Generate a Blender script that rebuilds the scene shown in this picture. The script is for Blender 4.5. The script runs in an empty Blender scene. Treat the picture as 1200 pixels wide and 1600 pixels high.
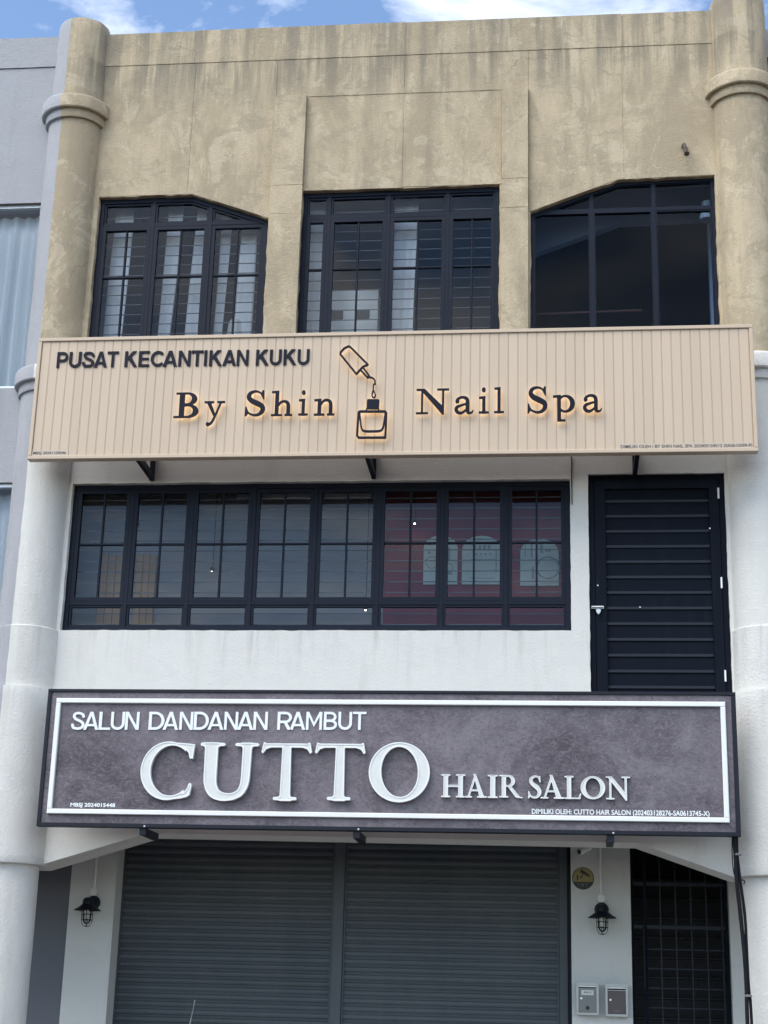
import bpy, bmesh, math, random
import numpy as np
from mathutils import Matrix, Vector, noise
from mathutils.geometry import tessellate_polygon
random.seed(7)
sc = bpy.context.scene
C = sc.collection
# ------------------------------------------------------------------ camera
YAW, PIT, ROL = math.radians(6.5755), math.radians(17.3663), math.radians(1.5549)
FPX = 2500.0
CAM = Vector((1.54, -13.86, 1.65))
fw = Vector((-math.sin(YAW)*math.cos(PIT), math.cos(YAW)*math.cos(PIT), math.sin(PIT)))
_r = Vector((math.cos(YAW), math.sin(YAW), 0)); _u = _r.cross(fw)
rt = _r*math.cos(ROL) + _u*math.sin(ROL); up = -_r*math.sin(ROL) + _u*math.cos(ROL)
cd = bpy.data.cameras.new('Camera'); cam = bpy.data.objects.new('Camera', cd); C.objects.link(cam)
M = Matrix((rt, up, -fw)).transposed().to_4x4(); M.translation = CAM
cam.matrix_world = M
cd.sensor_fit = 'HORIZONTAL'; cd.sensor_width = 36; cd.lens = 36*FPX/1200; cd.clip_end = 4000; cd.clip_start = .1
sc.camera = cam
def un(x, y, Y):
    """photograph pixel -> (X, Z) on the vertical plane at depth Y that the thing is fixed to"""
    d = fw + rt*((x-600)/FPX) - up*((y-800)/FPX)
    t = (Y-CAM.y)/d.y
    return CAM.x+d.x*t, CAM.z+d.z*t
# ------------------------------------------------------------------ sky and sun
SUN_EL, SUN_AZ = math.radians(52), math.radians(222)     # azimuth clockwise from +Y: high, in front of the facade and to the left
w = bpy.data.worlds.new('World'); sc.world = w; w.use_nodes = True
nt = w.node_tree; nt.nodes.clear()
def N(nt, t, **k):
    n = nt.nodes.new(t)
    for a, v in k.items():
        if a.startswith('i_'):
            key = a[2:]; key = int(key) if key.isdigit() else key.replace('_', ' ')
            n.inputs[key].default_value = v
        else: setattr(n, a, v)
    return n
L = lambda nt, a, b: nt.links.new(a, b)
sky = N(nt, 'ShaderNodeTexSky', sky_type='NISHITA', sun_disc=False, sun_elevation=SUN_EL, sun_rotation=SUN_AZ, air_density=1.0, dust_density=.1, ozone_density=2.2)
tc = N(nt, 'ShaderNodeTexCoord')
sep = N(nt, 'ShaderNodeSeparateXYZ'); L(nt, tc.outputs['Generated'], sep.inputs[0])
zm = N(nt, 'ShaderNodeMath', operation='MAXIMUM', i_1=.06); L(nt, sep.outputs[2], zm.inputs[0])
dx = N(nt, 'ShaderNodeMath', operation='DIVIDE'); L(nt, sep.outputs[0], dx.inputs[0]); L(nt, zm.outputs[0], dx.inputs[1])
dy = N(nt, 'ShaderNodeMath', operation='DIVIDE'); L(nt, sep.outputs[1], dy.inputs[0]); L(nt, zm.outputs[0], dy.inputs[1])
cmb = N(nt, 'ShaderNodeCombineXYZ', i_2=3.7); L(nt, dx.outputs[0], cmb.inputs[0]); L(nt, dy.outputs[0], cmb.inputs[1])
cn = N(nt, 'ShaderNodeTexNoise', i_Scale=2.6, i_Detail=9.0, i_Roughness=.58, i_Distortion=.35); L(nt, cmb.outputs[0], cn.inputs['Vector'])
cr = N(nt, 'ShaderNodeValToRGB'); L(nt, cn.outputs['Fac'], cr.inputs[0])
cr.color_ramp.elements[0].position = .44; cr.color_ramp.elements[0].color = (0, 0, 0, 1)
cr.color_ramp.elements[1].position = .70; cr.color_ramp.elements[1].color = (1, 1, 1, 1)
mx = N(nt, 'ShaderNodeMix', data_type='RGBA'); L(nt, cr.outputs[0], mx.inputs[0])
L(nt, sky.outputs[0], mx.inputs[6]); mx.inputs[7].default_value = (8.3, 8.4, 8.7, 1)
bg = N(nt, 'ShaderNodeBackground', i_Strength=.125); L(nt, mx.outputs[2], bg.inputs[0])
wo = N(nt, 'ShaderNodeOutputWorld'); L(nt, bg.outputs[0], wo.inputs[0])
sd = bpy.data.lights.new('Sun', 'SUN'); so = bpy.data.objects.new('Sun', sd); C.objects.link(so)
sd.energy = 1.5; sd.angle = math.radians(50); sd.color = (1, .945, .85)
sv = Vector((math.sin(SUN_AZ)*math.cos(SUN_EL), math.cos(SUN_AZ)*math.cos(SUN_EL), math.sin(SUN_EL)))
so.rotation_euler = sv.to_track_quat('Z', 'Y').to_euler(); so.location = sv*60
sc.view_settings.view_transform = 'Standard'; sc.view_settings.look = 'None'
sc.view_settings.exposure = 1.08; sc.view_settings.gamma = 1; sc.view_settings.use_curve_mapping = False
sc.render.engine = 'CYCLES'; sc.cycles.max_bounces = 8; sc.cycles.transparent_max_bounces = 16; sc.cycles.use_denoising = True
sc.cycles.caustics_reflective = False; sc.cycles.caustics_refractive = False
# ------------------------------------------------------------------ materials
MATS = {}
def base(name, col, rough=.6, metal=0., spec=.5):
    m = bpy.data.materials.new(name); m.use_nodes = True; MATS[name] = m
    b = m.node_tree.nodes['Principled BSDF']
    b.inputs['Base Color'].default_value = (*col, 1); b.inputs['Roughness'].default_value = rough
    b.inputs['Metallic'].default_value = metal; b.inputs['Specular IOR Level'].default_value = spec
    return m, m.node_tree, b
def coords(nt, sx=1, sy=1, sz=1, kind='Object'):
    t = N(nt, 'ShaderNodeTexCoord'); mp = N(nt, 'ShaderNodeMapping'); mp.inputs['Scale'].default_value = (sx, sy, sz)
    L(nt, t.outputs[kind], mp.inputs[0]); return mp.outputs[0]
def noisef(nt, vec, scale, detail=5., rough=.55, dist=0.):
    n = N(nt, 'ShaderNodeTexNoise', i_Scale=scale, i_Detail=detail, i_Roughness=rough, i_Distortion=dist)
    L(nt, vec, n.inputs['Vector']); return n.outputs['Fac']
def ramp(nt, f, p0, p1, v0=0., v1=1.):
    r = N(nt, 'ShaderNodeMapRange', i_1=p0, i_2=p1, i_3=v0, i_4=v1); L(nt, f, r.inputs[0]); return r.outputs[0]
def mixc(nt, f, a, b, mode='MIX'):
    m = N(nt, 'ShaderNodeMix', data_type='RGBA', blend_type=mode)
    if isinstance(f, (int, float)): m.inputs[0].default_value = f
    else: L(nt, f, m.inputs[0])
    for s, v in ((6, a), (7, b)):
        if isinstance(v, tuple): m.inputs[s].default_value = (*v, 1)
        else: L(nt, v, m.inputs[s])
    return m.outputs[2]
def mul(nt, a, b):
    m = N(nt, 'ShaderNodeMath', operation='MULTIPLY')
    for i, v in enumerate((a, b)):
        if isinstance(v, (int, float)): m.inputs[i].default_value = v
        else: L(nt, v, m.inputs[i])
    return m.outputs[0]
def bump(nt, b, h, strength, dist):
    n = N(nt, 'ShaderNodeBump', i_Strength=strength, i_Distance=dist); L(nt, h, n.inputs['Height']); L(nt, n.outputs[0], b.inputs['Normal'])
def addf(nt, a, b, k=1.):
    m = N(nt, 'ShaderNodeMath', operation='MULTIPLY_ADD', i_1=k); L(nt, b, m.inputs[0]); L(nt, a, m.inputs[2]); return m.outputs[0]
def ochre_col(nt):
    v = coords(nt); vs = coords(nt, 1, 1, .10); vb = coords(nt, 1.3, 1.3, .6)
    c = mixc(nt, ramp(nt, noisef(nt, vb, 1.1, 9, .72, .35), .42, .58), (.43, .35, .238), (.59, .485, .33))
    # scraped and repainted patches with crisp edges
    c = mixc(nt, ramp(nt, noisef(nt, coords(nt, 1, 1, .75), 2.6, 10, .78, .9), .54, .57, 0, .55), c, (.66, .56, .40))
    c = mixc(nt, ramp(nt, noisef(nt, coords(nt, .8, 1, 1.2), 3.7, 9, .75, .6), .54, .58, 0, .6), c, (.40, .335, .235))
    # long rain streaks
    c = mixc(nt, ramp(nt, noisef(nt, vs, 2.3, 8, .68, .2), .52, .62, 0, .38), c, (.32, .27, .19))
    c = mixc(nt, ramp(nt, noisef(nt, vs, 9, 6, .65, .1), .58, .68, 0, .32), c, (.30, .255, .185))
    z = N(nt, 'ShaderNodeSeparateXYZ'); L(nt, v, z.inputs[0])
    st = ramp(nt, noisef(nt, coords(nt, 1, 1, .07), 6, 7, .65), .44, .56, .0, .7)
    c = mixc(nt, mul(nt, ramp(nt, z.outputs[2], 10.2, 11.15), st), c, (.22, .198, .158))
    c = mixc(nt, mul(nt, mul(nt, ramp(nt, z.outputs[2], 10.25, 10.8), ramp(nt, z.outputs[2], 10.83, 10.80)), st), c, (.22, .195, .15))
    c = mixc(nt, ramp(nt, noisef(nt, v, 55, 5, .75), .35, .75, 0, .35), c, (.31, .268, .195))
    c = mixc(nt, ramp(nt, noisef(nt, v, 16, 5, .8), .655, .69, 0, .5), c, (.17, .15, .115))
    # hairline cracks
    vo = N(nt, 'ShaderNodeTexVoronoi', feature='DISTANCE_TO_EDGE', i_Scale=.9); mv = N(nt, 'ShaderNodeVectorMath', operation='MULTIPLY_ADD')
    nn = N(nt, 'ShaderNodeTexNoise', i_Scale=4.0, i_Detail=6.0); L(nt, v, nn.inputs['Vector']); L(nt, nn.outputs['Color'], mv.inputs[0]); mv.inputs[1].default_value = (.35, .35, .35); L(nt, v, mv.inputs[2]); L(nt, mv.outputs[0], vo.inputs['Vector'])
    ck = mul(nt, ramp(nt, vo.outputs['Distance'], .0035, .0, 0, .55), ramp(nt, noisef(nt, v, 1.2, 2, .5), .57, .64))
    return mixc(nt, ck, c, (.13, .115, .09))
def white_col(nt, wc=(.735, .725, .68), dirt=(.52, .51, .46)):
    v = coords(nt); vs = coords(nt, 1, 1, .15)
    c = mixc(nt, ramp(nt, noisef(nt, v, 1.3, 7, .65), .35, .7, 0, .4), wc, tuple(x*.86 for x in wc))
    c = mixc(nt, ramp(nt, noisef(nt, vs, 3.2, 6, .6), .56, .74, 0, .55), c, dirt)
    c = mixc(nt, ramp(nt, noisef(nt, v, 30, 4, .7), .60, .75, 0, .4), c, dirt)
    c = mixc(nt, ramp(nt, noisef(nt, coords(nt, .7, 1, 1.1), 2.4, 9, .75, .6), .53, .58, 0, .35), c, tuple(x*.9 for x in wc))
    # rain runs below the sills and joints
    z = N(nt, 'ShaderNodeSeparateXYZ'); L(nt, v, z.inputs[0]); run = ramp(nt, noisef(nt, coords(nt, 1, 1, .06), 7, 7, .68), .52, .64, 0, .5)
    for za, zb in ((4.45, 4.90), (3.9, 4.34), (6.45, 7.1)):
        c = mixc(nt, mul(nt, mul(nt, ramp(nt, z.outputs[2], za, zb), ramp(nt, z.outputs[2], zb+.012, zb)), run), c, tuple(x*.78 for x in dirt))
    return c
def grey_col(nt):
    return white_col(nt, (.415, .42, .44), (.32, .325, .34))
def plaster_bump(nt, b, k=.55):
    v = coords(nt)
    h = addf(nt, noisef(nt, v, 48, 7, .75), mul(nt, noisef(nt, v, 9, 4, .6), ramp(nt, noisef(nt, v, .9, 3, .6), .35, .7)), .9)
    bump(nt, b, h, k, .020)
m, nt_, b = base('ochre', (.4, .35, .2), .92, spec=.2); L(nt_, ochre_col(nt_), b.inputs['Base Color']); plaster_bump(nt_, b)
m, nt_, b = base('white_plaster', (.7, .7, .7), .85, spec=.25); L(nt_, white_col(nt_), b.inputs['Base Color']); plaster_bump(nt_, b, .34)
m, nt_, b = base('grey_plaster', (.4, .4, .45), .88, spec=.2); L(nt_, grey_col(nt_), b.inputs['Base Color']); plaster_bump(nt_, b, .5)
m, nt_, b = base('arcade_white', (.7, .7, .7), .8, spec=.25); L(nt_, white_col(nt_, (.66, .675, .645), (.52, .53, .50)), b.inputs['Base Color']); plaster_bump(nt_, b, .18)
m, nt_, b = base('dark_grey_paint', (.15, .16, .18), .75); L(nt_, white_col(nt_, (.135, .145, .165), (.165, .175, .19)), b.inputs['Base Color']); plaster_bump(nt_, b, .15)
# columns: the left part of the left column belongs to the neighbour's grey paint
def column_mat(name, split):
    m, nt, b = base(name, (.5, .5, .5), .88, spec=.2)
    z = N(nt, 'ShaderNodeSeparateXYZ'); v = coords(nt); L(nt, v, z.inputs[0])
    wob = addf(nt, z.outputs[2], noisef(nt, v, 4, 3, .6), .03)
    c = mixc(nt, ramp(nt, wob, 7.446, 7.45), white_col(nt), ochre_col(nt))
    if split is not None:
        wx = addf(nt, z.outputs[0], noisef(nt, coords(nt, 1, 1, .5), 5, 3, .6), .03)
        c = mixc(nt, ramp(nt, wx, split-.002, split+.002), grey_col(nt), c)
    L(nt, c, b.inputs['Base Color']); plaster_bump(nt, b, .55)
column_mat('column_left_paint', -3.37); column_mat('column_right_paint', None)
m, nt_, b = base('frame_navy', (.004, .008, .017), .5, spec=.2)
v = coords(nt_); L(nt_, mixc(nt_, ramp(nt_, noisef(nt_, v, 9, 6, .65), .5, .8, 0, .5), (.0036, .0078, .019), (.010, .016, .030)), b.inputs['Base Color'])
m, nt_, b = base('grille_steel', (.085, .095, .115), .5)
m, nt_, b = base('black_steel', (.006, .009, .017), .5, spec=.3)
v = coords(nt_); L(nt_, mixc(nt_, ramp(nt_, noisef(nt_, v, 25, 5, .7), .6, .8, 0, .5), (.006, .009, .017), (.03, .032, .038)), b.inputs['Base Color'])
m, nt_, b = base('door_black', (.004, .007, .013), .6, spec=.1)
v = coords(nt_, 1, 1, .2); L(nt_, mixc(nt_, ramp(nt_, noisef(nt_, v, 7, 6, .65), .5, .75, 0, .5), (.004, .007, .014), (.011, .015, .022)), b.inputs['Base Color'])
m, nt_, b = base('shutter_paint', (.08, .11, .135), .5)
oi = N(nt_, 'ShaderNodeObjectInfo')
gp = N(nt_, 'ShaderNodeNewGeometry')
def gpv(sx, sy, sz):
    mp = N(nt_, 'ShaderNodeMapping'); mp.inputs['Scale'].default_value = (sx, sy, sz); L(nt_, gp.outputs['Position'], mp.inputs[0]); return mp.outputs[0]
c = mixc(nt_, ramp(nt_, noisef(nt_, gpv(1, 1, .5), 1.6, 7, .65), .35, .68), (.052, .068, .080), (.074, .088, .097))
c = mixc(nt_, ramp(nt_, noisef(nt_, gpv(1, 1, .06), 9, 6, .65), .54, .70, 0, .4), c, (.085, .095, .10))
c = mixc(nt_, ramp(nt_, noisef(nt_, gpv(.3, 1, 3), 7, 6, .7), .62, .70, 0, .35), c, (.11, .118, .122))
hs = N(nt_, 'ShaderNodeHueSaturation'); L(nt_, c, hs.inputs['Color']); L(nt_, ramp(nt_, oi.outputs['Random'], 0, 1, .9, 1.1), hs.inputs['Value'])
L(nt_, hs.outputs[0], b.inputs['Base Color'])
m, nt_, b = base('tan_board', (.56, .45, .345), .55)
oi = N(nt_, 'ShaderNodeObjectInfo')
v = coords(nt_, 1, 1, .05); c = mixc(nt_, ramp(nt_, noisef(nt_, v, 40, 5, .6), .3, .8, 0, .5), (.575, .455, .335), (.53, .415, .30))
hs = N(nt_, 'ShaderNodeHueSaturation'); L(nt_, c, hs.inputs['Color']); L(nt_, ramp(nt_, oi.outputs['Random'], 0, 1, .96, 1.03), hs.inputs['Value'])
L(nt_, hs.outputs[0], b.inputs['Base Color']); bump(nt_, b, noisef(nt_, v, 160, 3, .6), .12, .003)
base('tan_trim', (.55, .435, .32), .5); base('sign_back', (.36, .28, .20), .7)
m, nt_, b = base('plum_panel', (.15, .13, .15), .5)
v = coords(nt_); v2 = coords(nt_, 1, 1, 1.6)
c = mixc(nt_, ramp(nt_, noisef(nt_, v, 1.5, 9, .72, .7), .36, .62), (.050, .041, .053), (.165, .146, .165))
c = mixc(nt_, ramp(nt_, noisef(nt_, v2, 14, 6, .75, 1.6), .46, .66, 0, .6), c, (.235, .205, .22))
c = mixc(nt_, ramp(nt_, noisef(nt_, v2, 22, 5, .7, 2.2), .52, .66, 0, .65), c, (.040, .030, .040))
L(nt_, c, b.inputs['Base Color'])
m, nt_, b = base('letter_navy', (.005, .006, .016), .4, spec=.18)
base('letter_grey_navy', (.055, .062, .085), .16, spec=.8)
m, nt_, b = base('letter_white', (.66, .69, .68), .5)
L(nt_, mixc(nt_, ramp(nt_, noisef(nt_, coords(nt_), 18, 5, .7), .4, .75, 0, .6), (.70, .71, .68), (.60, .615, .59)), b.inputs['Base Color'])
base('letter_rim', (.80, .82, .81), .35); base('border_white', (.80, .815, .79), .45); base('vinyl_white', (.80, .84, .85), .5)
base('vinyl_dark', (.05, .04, .04), .6); base('vinyl_clear', (.55, .455, .355), .3)
base('white_plastic', (.82, .83, .81), .45); base('steel', (.55, .56, .55), .35, .8); base('mail_panel_green', (.20, .215, .205), .45, .3)
base('mail_panel_brown', (.105, .085, .085), .45, .2); base('dark_slot', (.008, .009, .012), .7); base('knob_silver', (.85, .85, .82), .3, .4); base('box_trim', (.36, .37, .365), .35, .7)
base('sticker_yellow', (.30, .25, .09), .5); base('sticker_black', (.022, .025, .022), .5); base('sticker_grey', (.12, .125, .12), .5)
base('paper', (.72, .72, .68), .8); base('door_bar', (.013, .018, .028), .5, spec=.3); base('rust', (.09, .07, .055), .85)
base('cable_black', (.006, .006, .010), .5, spec=.2); base('clip_grey', (.17, .17, .18), .5)
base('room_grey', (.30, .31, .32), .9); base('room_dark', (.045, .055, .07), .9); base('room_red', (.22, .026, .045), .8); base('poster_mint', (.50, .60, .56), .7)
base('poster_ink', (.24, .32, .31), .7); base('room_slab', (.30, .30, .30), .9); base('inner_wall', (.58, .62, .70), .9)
base('wood_warm', (.42, .27, .15), .6); base('carton_white', (.72, .74, .71), .8); base('furniture_dark', (.05, .055, .06), .7)
m, nt_, b = base('curtain_white', (.84, .86, .86), .9); b.inputs['Sheen Weight'].default_value = .2
m, nt_, b = base('curtain_pale', (.82, .86, .86), .9)
m, nt_, b = base('asphalt', (.05, .05, .052), .9); v = coords(nt_)
L(nt_, mixc(nt_, ramp(nt_, noisef(nt_, v, 60, 5, .7), .35, .7), (.035, .035, .037), (.075, .075, .077)), b.inputs['Base Color']); bump(nt_, b, noisef(nt_, v, 180, 3, .6), .6, .01)
m, nt_, b = base('concrete', (.33, .32, .30), .9); v = coords(nt_)
L(nt_, mixc(nt_, ramp(nt_, noisef(nt_, v, 6, 6, .7), .35, .7), (.27, .265, .25), (.38, .37, .35)), b.inputs['Base Color'])
base('paint_line', (.75, .75, .72), .7)
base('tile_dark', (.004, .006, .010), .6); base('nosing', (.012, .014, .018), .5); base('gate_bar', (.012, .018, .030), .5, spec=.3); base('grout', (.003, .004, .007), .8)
m, nt_, b = base('maroon_paint', (.16, .065, .05), .85); L(nt_, white_col(nt_, (.17, .068, .052), (.11, .05, .045)), b.inputs['Base Color']); plaster_bump(nt_, b, .3)
base('car_red', (.35, .012, .015), .25); base('car_glass', (.012, .014, .016), .08); base('rubber', (.015, .015, .015), .8); base('alloy', (.45, .46, .47), .3, .9)
base('lamp_clear', (.8, .8, .8), .2); base('tail_red', (.4, .01, .01), .25)
def glass(name, tint, ior=1.5):
    m = bpy.data.materials.new(name); m.use_nodes = True; MATS[name] = m; nt = m.node_tree; nt.nodes.clear()
    o = N(nt, 'ShaderNodeOutputMaterial'); mixn = N(nt, 'ShaderNodeMixShader'); fr = N(nt, 'ShaderNodeFresnel', i_IOR=ior)
    t = N(nt, 'ShaderNodeBsdfTransparent'); t.inputs[0].default_value = (*tint, 1)
    g = N(nt, 'ShaderNodeBsdfGlossy', i_Roughness=.03)
    v = coords(nt); n = N(nt, 'ShaderNodeBump', i_Strength=.05, i_Distance=.02); L(nt, noisef(nt, v, 1.3, 2, .5), n.inputs['Height']); L(nt, n.outputs[0], g.inputs['Normal'])
    L(nt, fr.outputs[0], mixn.inputs[0]); L(nt, t.outputs[0], mixn.inputs[1]); L(nt, g.outputs[0], mixn.inputs[2]); L(nt, mixn.outputs[0], o.inputs[0])
glass('window_glass', (.93, .95, .97), 1.31); glass('dark_glass', (.78, .84, .92), 1.18); glass('jar_glass', (.9, .92, .9))
def emit(name, col, s):
    m = bpy.data.materials.new(name); m.use_nodes = True; MATS[name] = m; nt = m.node_tree; nt.nodes.clear()
    o = N(nt, 'ShaderNodeOutputMaterial'); e = N(nt, 'ShaderNodeEmission', i_Strength=s); e.inputs[0].default_value = (*col, 1); L(nt, e.outputs[0], o.inputs[0])
emit('led_warm', (1, .74, .42), 1.6); emit('downlight', (1, .86, .62), 9.0)
# ------------------------------------------------------------------ mesh helpers
def tag(o, label=None, cat=None, group=None, kind=None):
    for k, v in (('label', label), ('category', cat), ('group', group), ('kind', kind)):
        if v: o[k] = v
    return o
def empty(name, loc=(0, 0, 0), label=None, cat=None, group=None):
    o = bpy.data.objects.new(name, None); C.objects.link(o); o.location = loc; o.empty_display_size = .2
    return tag(o, label, cat, group)
def link(name, me, mat, parent=None, smooth=False):
    if mat and not me.materials: me.materials.append(MATS[mat])
    if smooth:
        for p in me.polygons: p.use_smooth = True
        me.set_sharp_from_angle(angle=math.radians(38))
    o = bpy.data.objects.new(name, me); C.objects.link(o)
    if parent:
        o.parent = parent
        wl = parent.location + (parent.parent.location if parent.parent else Vector())
        o.location = -wl           # meshes are written in world metres
    return o
def mesh(name, vs, fs, mat, parent=None, smooth=False):
    me = bpy.data.meshes.new(name); me.from_pydata([tuple(v) for v in vs], [], fs); me.update()
    return link(name, me, mat, parent, smooth)
class MB:
    def __init__(s): s.v = []; s.f = []
    def add(s, vs, fs):
        k = len(s.v); s.v += [tuple(v) for v in vs]; s.f += [tuple(i+k for i in f) for f in fs]; return s
    def box(s, x0, x1, y0, y1, z0, z1):
        return s.add([(x, y, z) for x in (x0, x1) for y in (y0, y1) for z in (z0, z1)],
                     [(0, 1, 3, 2), (4, 6, 7, 5), (0, 4, 5, 1), (2, 3, 7, 6), (0, 2, 6, 4), (1, 5, 7, 3)])
    def bbox(s, x0, x1, y0, y1, z0, z1, c=.003):
        """box whose front (-Y) edges are chamfered"""
        a = [(x0, y1, z0), (x1, y1, z0), (x1, y1, z1), (x0, y1, z1)]
        b_ = [(x0, y0+c, z0), (x1, y0+c, z0), (x1, y0+c, z1), (x0, y0+c, z1)]
        d = [(x0+c, y0, z0+c), (x1-c, y0, z0+c), (x1-c, y0, z1-c), (x0+c, y0, z1-c)]
        f = [(3, 2, 1, 0), (8, 9, 10, 11)]
        for i in range(4):
            j = (i+1) % 4; f += [(i, j, 4+j, 4+i), (4+i, 4+j, 8+j, 8+i)]
        return s.add(a+b_+d, f)
    def tube(s, pts, r, n=8):
        pts = [Vector(p) for p in pts]; rr = r if isinstance(r, (list, tuple)) else [r]*len(pts)
        vs, fs = [], []
        for i, p in enumerate(pts):
            t = (pts[min(i+1, len(pts)-1)]-pts[max(i-1, 0)]).normalized()
            a = t.cross(Vector((0, 0, 1)) if abs(t.z) < .9 else Vector((1, 0, 0))).normalized(); b2 = t.cross(a)
            vs += [p+(a*math.cos(2*math.pi*k/n)+b2*math.sin(2*math.pi*k/n))*rr[i] for k in range(n)]
        for i in range(len(pts)-1):
            for k in range(n):
                q = (k+1) % n; fs.append((i*n+k, i*n+q, (i+1)*n+q, (i+1)*n+k))
        fs += [tuple(range(n-1, -1, -1)), tuple((len(pts)-1)*n+k for k in range(n))]
        return s.add(vs, fs)
    def lathe(s, prof, c=(0, 0), n=32, axis='z', cap=True, wob=0.):
        """prof: (radius, height) from bottom to top"""
        vs, fs = [], []
        for i, (r, h) in enumerate(prof):
            for k in range(n):
                a = 2*math.pi*k/n; rr = r
                if wob and r > 0:
                    q = Vector((math.cos(a)*1.3+c[0]*3, math.sin(a)*1.3, h*1.1)); rr = r*(1+wob*noise.noise(q*1.7)+wob*.5*noise.noise(q*6))
                vs.append((c[0]+rr*math.cos(a), c[1]+rr*math.sin(a), h) if axis == 'z' else (c[0]+rr*math.cos(a), h, c[1]+rr*math.sin(a)))
        for i in range(len(prof)-1):
            for k in range(n):
                q = (k+1) % n
                f = (i*n+k, i*n+q, (i+1)*n+q, (i+1)*n+k); fs.append(f if axis == 'z' else f[::-1])
        if cap:
            fs += [tuple(range(n-1, -1, -1)), tuple((len(prof)-1)*n+k for k in range(n))]
        return s.add(vs, fs)
    def prism(s, loops, y0, y1):
        """loops of (x, z): outline and holes, extruded from y0 (front) to y1"""
        allp = [p for l in loops for p in l]; n = len(allp)
        offs = [0]
        for l in loops: offs.append(offs[-1]+len(l))
        dep = [sum(1 for m_, l2 in enumerate(loops) if m_ != i and inside(l[0], l2)) for i, l in enumerate(loops)]
        tri = []
        for i, l in enumerate(loops):
            if dep[i] % 2: continue
            grp = [i]+[j for j, l2 in enumerate(loops) if dep[j] == dep[i]+1 and inside(l2[0], l)]
            mp = [offs[j]+k for j in grp for k in range(len(loops[j]))]
            tri += [tuple(mp[k] for k in t) for t in tessellate_polygon([[Vector((p[0], p[1], 0)) for p in loops[j]] for j in grp])]
        vs = [(p[0], y0, p[1]) for p in allp]+[(p[0], y1, p[1]) for p in allp]; fs = []
        for t in tri:
            a, b2, c2 = (Vector(allp[i]) for i in t)
            cr = (b2-a).cross(c2-a)
            if abs(cr) < 1e-12: continue
            t = t if cr > 0 else t[::-1]
            fs += [tuple(t), tuple(n+i for i in t[::-1])]
        k = 0
        for li, l in enumerate(loops):
            ar = sum(l[i][0]*l[(i+1) % len(l)][1]-l[(i+1) % len(l)][0]*l[i][1] for i in range(len(l)))
            fl = (ar > 0) == (dep[li] % 2 == 0)
            for i in range(len(l)):
                j = (i+1) % len(l); q = (k+i, n+k+i, n+k+j, k+j)
                fs.append(q[::-1] if not fl else q)
            k += len(l)
        return s.add(vs, fs)
    def build(s, name, mat, parent=None, smooth=False): return mesh(name, s.v, s.f, mat, parent, smooth)
def inside(p, poly):
    c = False; j = len(poly)-1
    for i in range(len(poly)):
        a, b2 = poly[i], poly[j]
        if (a[1] > p[1]) != (b2[1] > p[1]) and p[0] < (b2[0]-a[0])*(p[1]-a[1])/(b2[1]-a[1])+a[0]: c = not c
        j = i
    return c
def inset(poly, d):
    """inset of a convex counter-clockwise polygon: cut by every edge moved inwards"""
    out = list(poly); n = len(poly)
    for i in range(n):
        a, b2 = Vector(poly[i]), Vector(poly[(i+1) % n])
        if (b2-a).length < 1e-5: continue
        t = (b2-a).normalized(); nn = Vector((-t.y, t.x)); o = a+nn*d; res = []
        for k in range(len(out)):
            p, q = Vector(out[k]), Vector(out[(k+1) % len(out)]); dp, dq = (p-o).dot(nn), (q-o).dot(nn)
            if dp >= 0: res.append(tuple(p))
            if (dp > 0 and dq < 0) or (dp < 0 and dq > 0): res.append(tuple(p.lerp(q, dp/(dp-dq))))
        out = res
    r = []
    for p in out:
        if not r or math.dist(p, r[-1]) > 1e-4: r.append(p)
    if len(r) > 1 and math.dist(r[0], r[-1]) < 1e-4: r.pop()
    return r
def clip(poly, x0, x1, z0, z1):
    for ax, lim, sg in ((0, x0, 1), (0, x1, -1), (1, z0, 1), (1, z1, -1)):
        out = []
        for i in range(len(poly)):
            a, b2 = poly[i], poly[(i+1) % len(poly)]; da, db = sg*(a[ax]-lim), sg*(b2[ax]-lim)
            if da >= 0: out.append(a)
            if (da > 0 and db < 0) or (da < 0 and db > 0):
                t = da/(da-db); out.append((a[0]+(b2[0]-a[0])*t, a[1]+(b2[1]-a[1])*t))
        poly = out
        if len(poly) < 3: return []
    q = []
    for p in poly:
        if not q or math.dist(p, q[-1]) > 1e-4: q.append(p)
    if len(q) > 1 and math.dist(q[0], q[-1]) < 1e-4: q.pop()
    return q if len(q) >= 3 else []
def rough(poly, amp=.004, step=.06, seed=0):
    """hand-plastered edge: subdivided and slightly uneven"""
    out = []
    for i in range(len(poly)):
        a, b2 = Vector(poly[i]), Vector(poly[(i+1) % len(poly)]); l = (b2-a).length; n = max(1, int(l/step)); t = (b2-a)/max(l, 1e-6); nn = Vector((-t.y, t.x))
        for k in range(n):
            p = a.lerp(b2, k/n)
            if k: p = p+nn*(amp*(noise.noise(Vector((p.x*3, p.y*3, seed)))+noise.noise(Vector((p.x*11, p.y*11, seed+5)))))
            out.append((p.x, p.y))
    return out
rect = lambda x0, x1, z0, z1: [(x0, z0), (x1, z0), (x1, z1), (x0, z1)]
def struct(o): o['kind'] = 'structure'; return o
# ------------------------------------------------------------------ ground
struct(MB().add([(-400, -400, 0), (400, -400, 0), (400, 400, 0), (-400, 400, 0)], [(0, 1, 2, 3)]).build('road', 'asphalt'))
struct(MB().box(-40, 40, -.72, 9, -.2, .15).build('pavement', 'concrete'))
struct(MB().bbox(-40, 40, -.86, -.72, -.2, .14, .02).build('kerb', 'concrete'))
for i in range(-6, 7):
    x = i*2.5-.02; o = MB().box(x-.05, x+.05, -6.1, -.95, -.01, .004).build('bay_line', 'paint_line'); struct(o)
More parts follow.
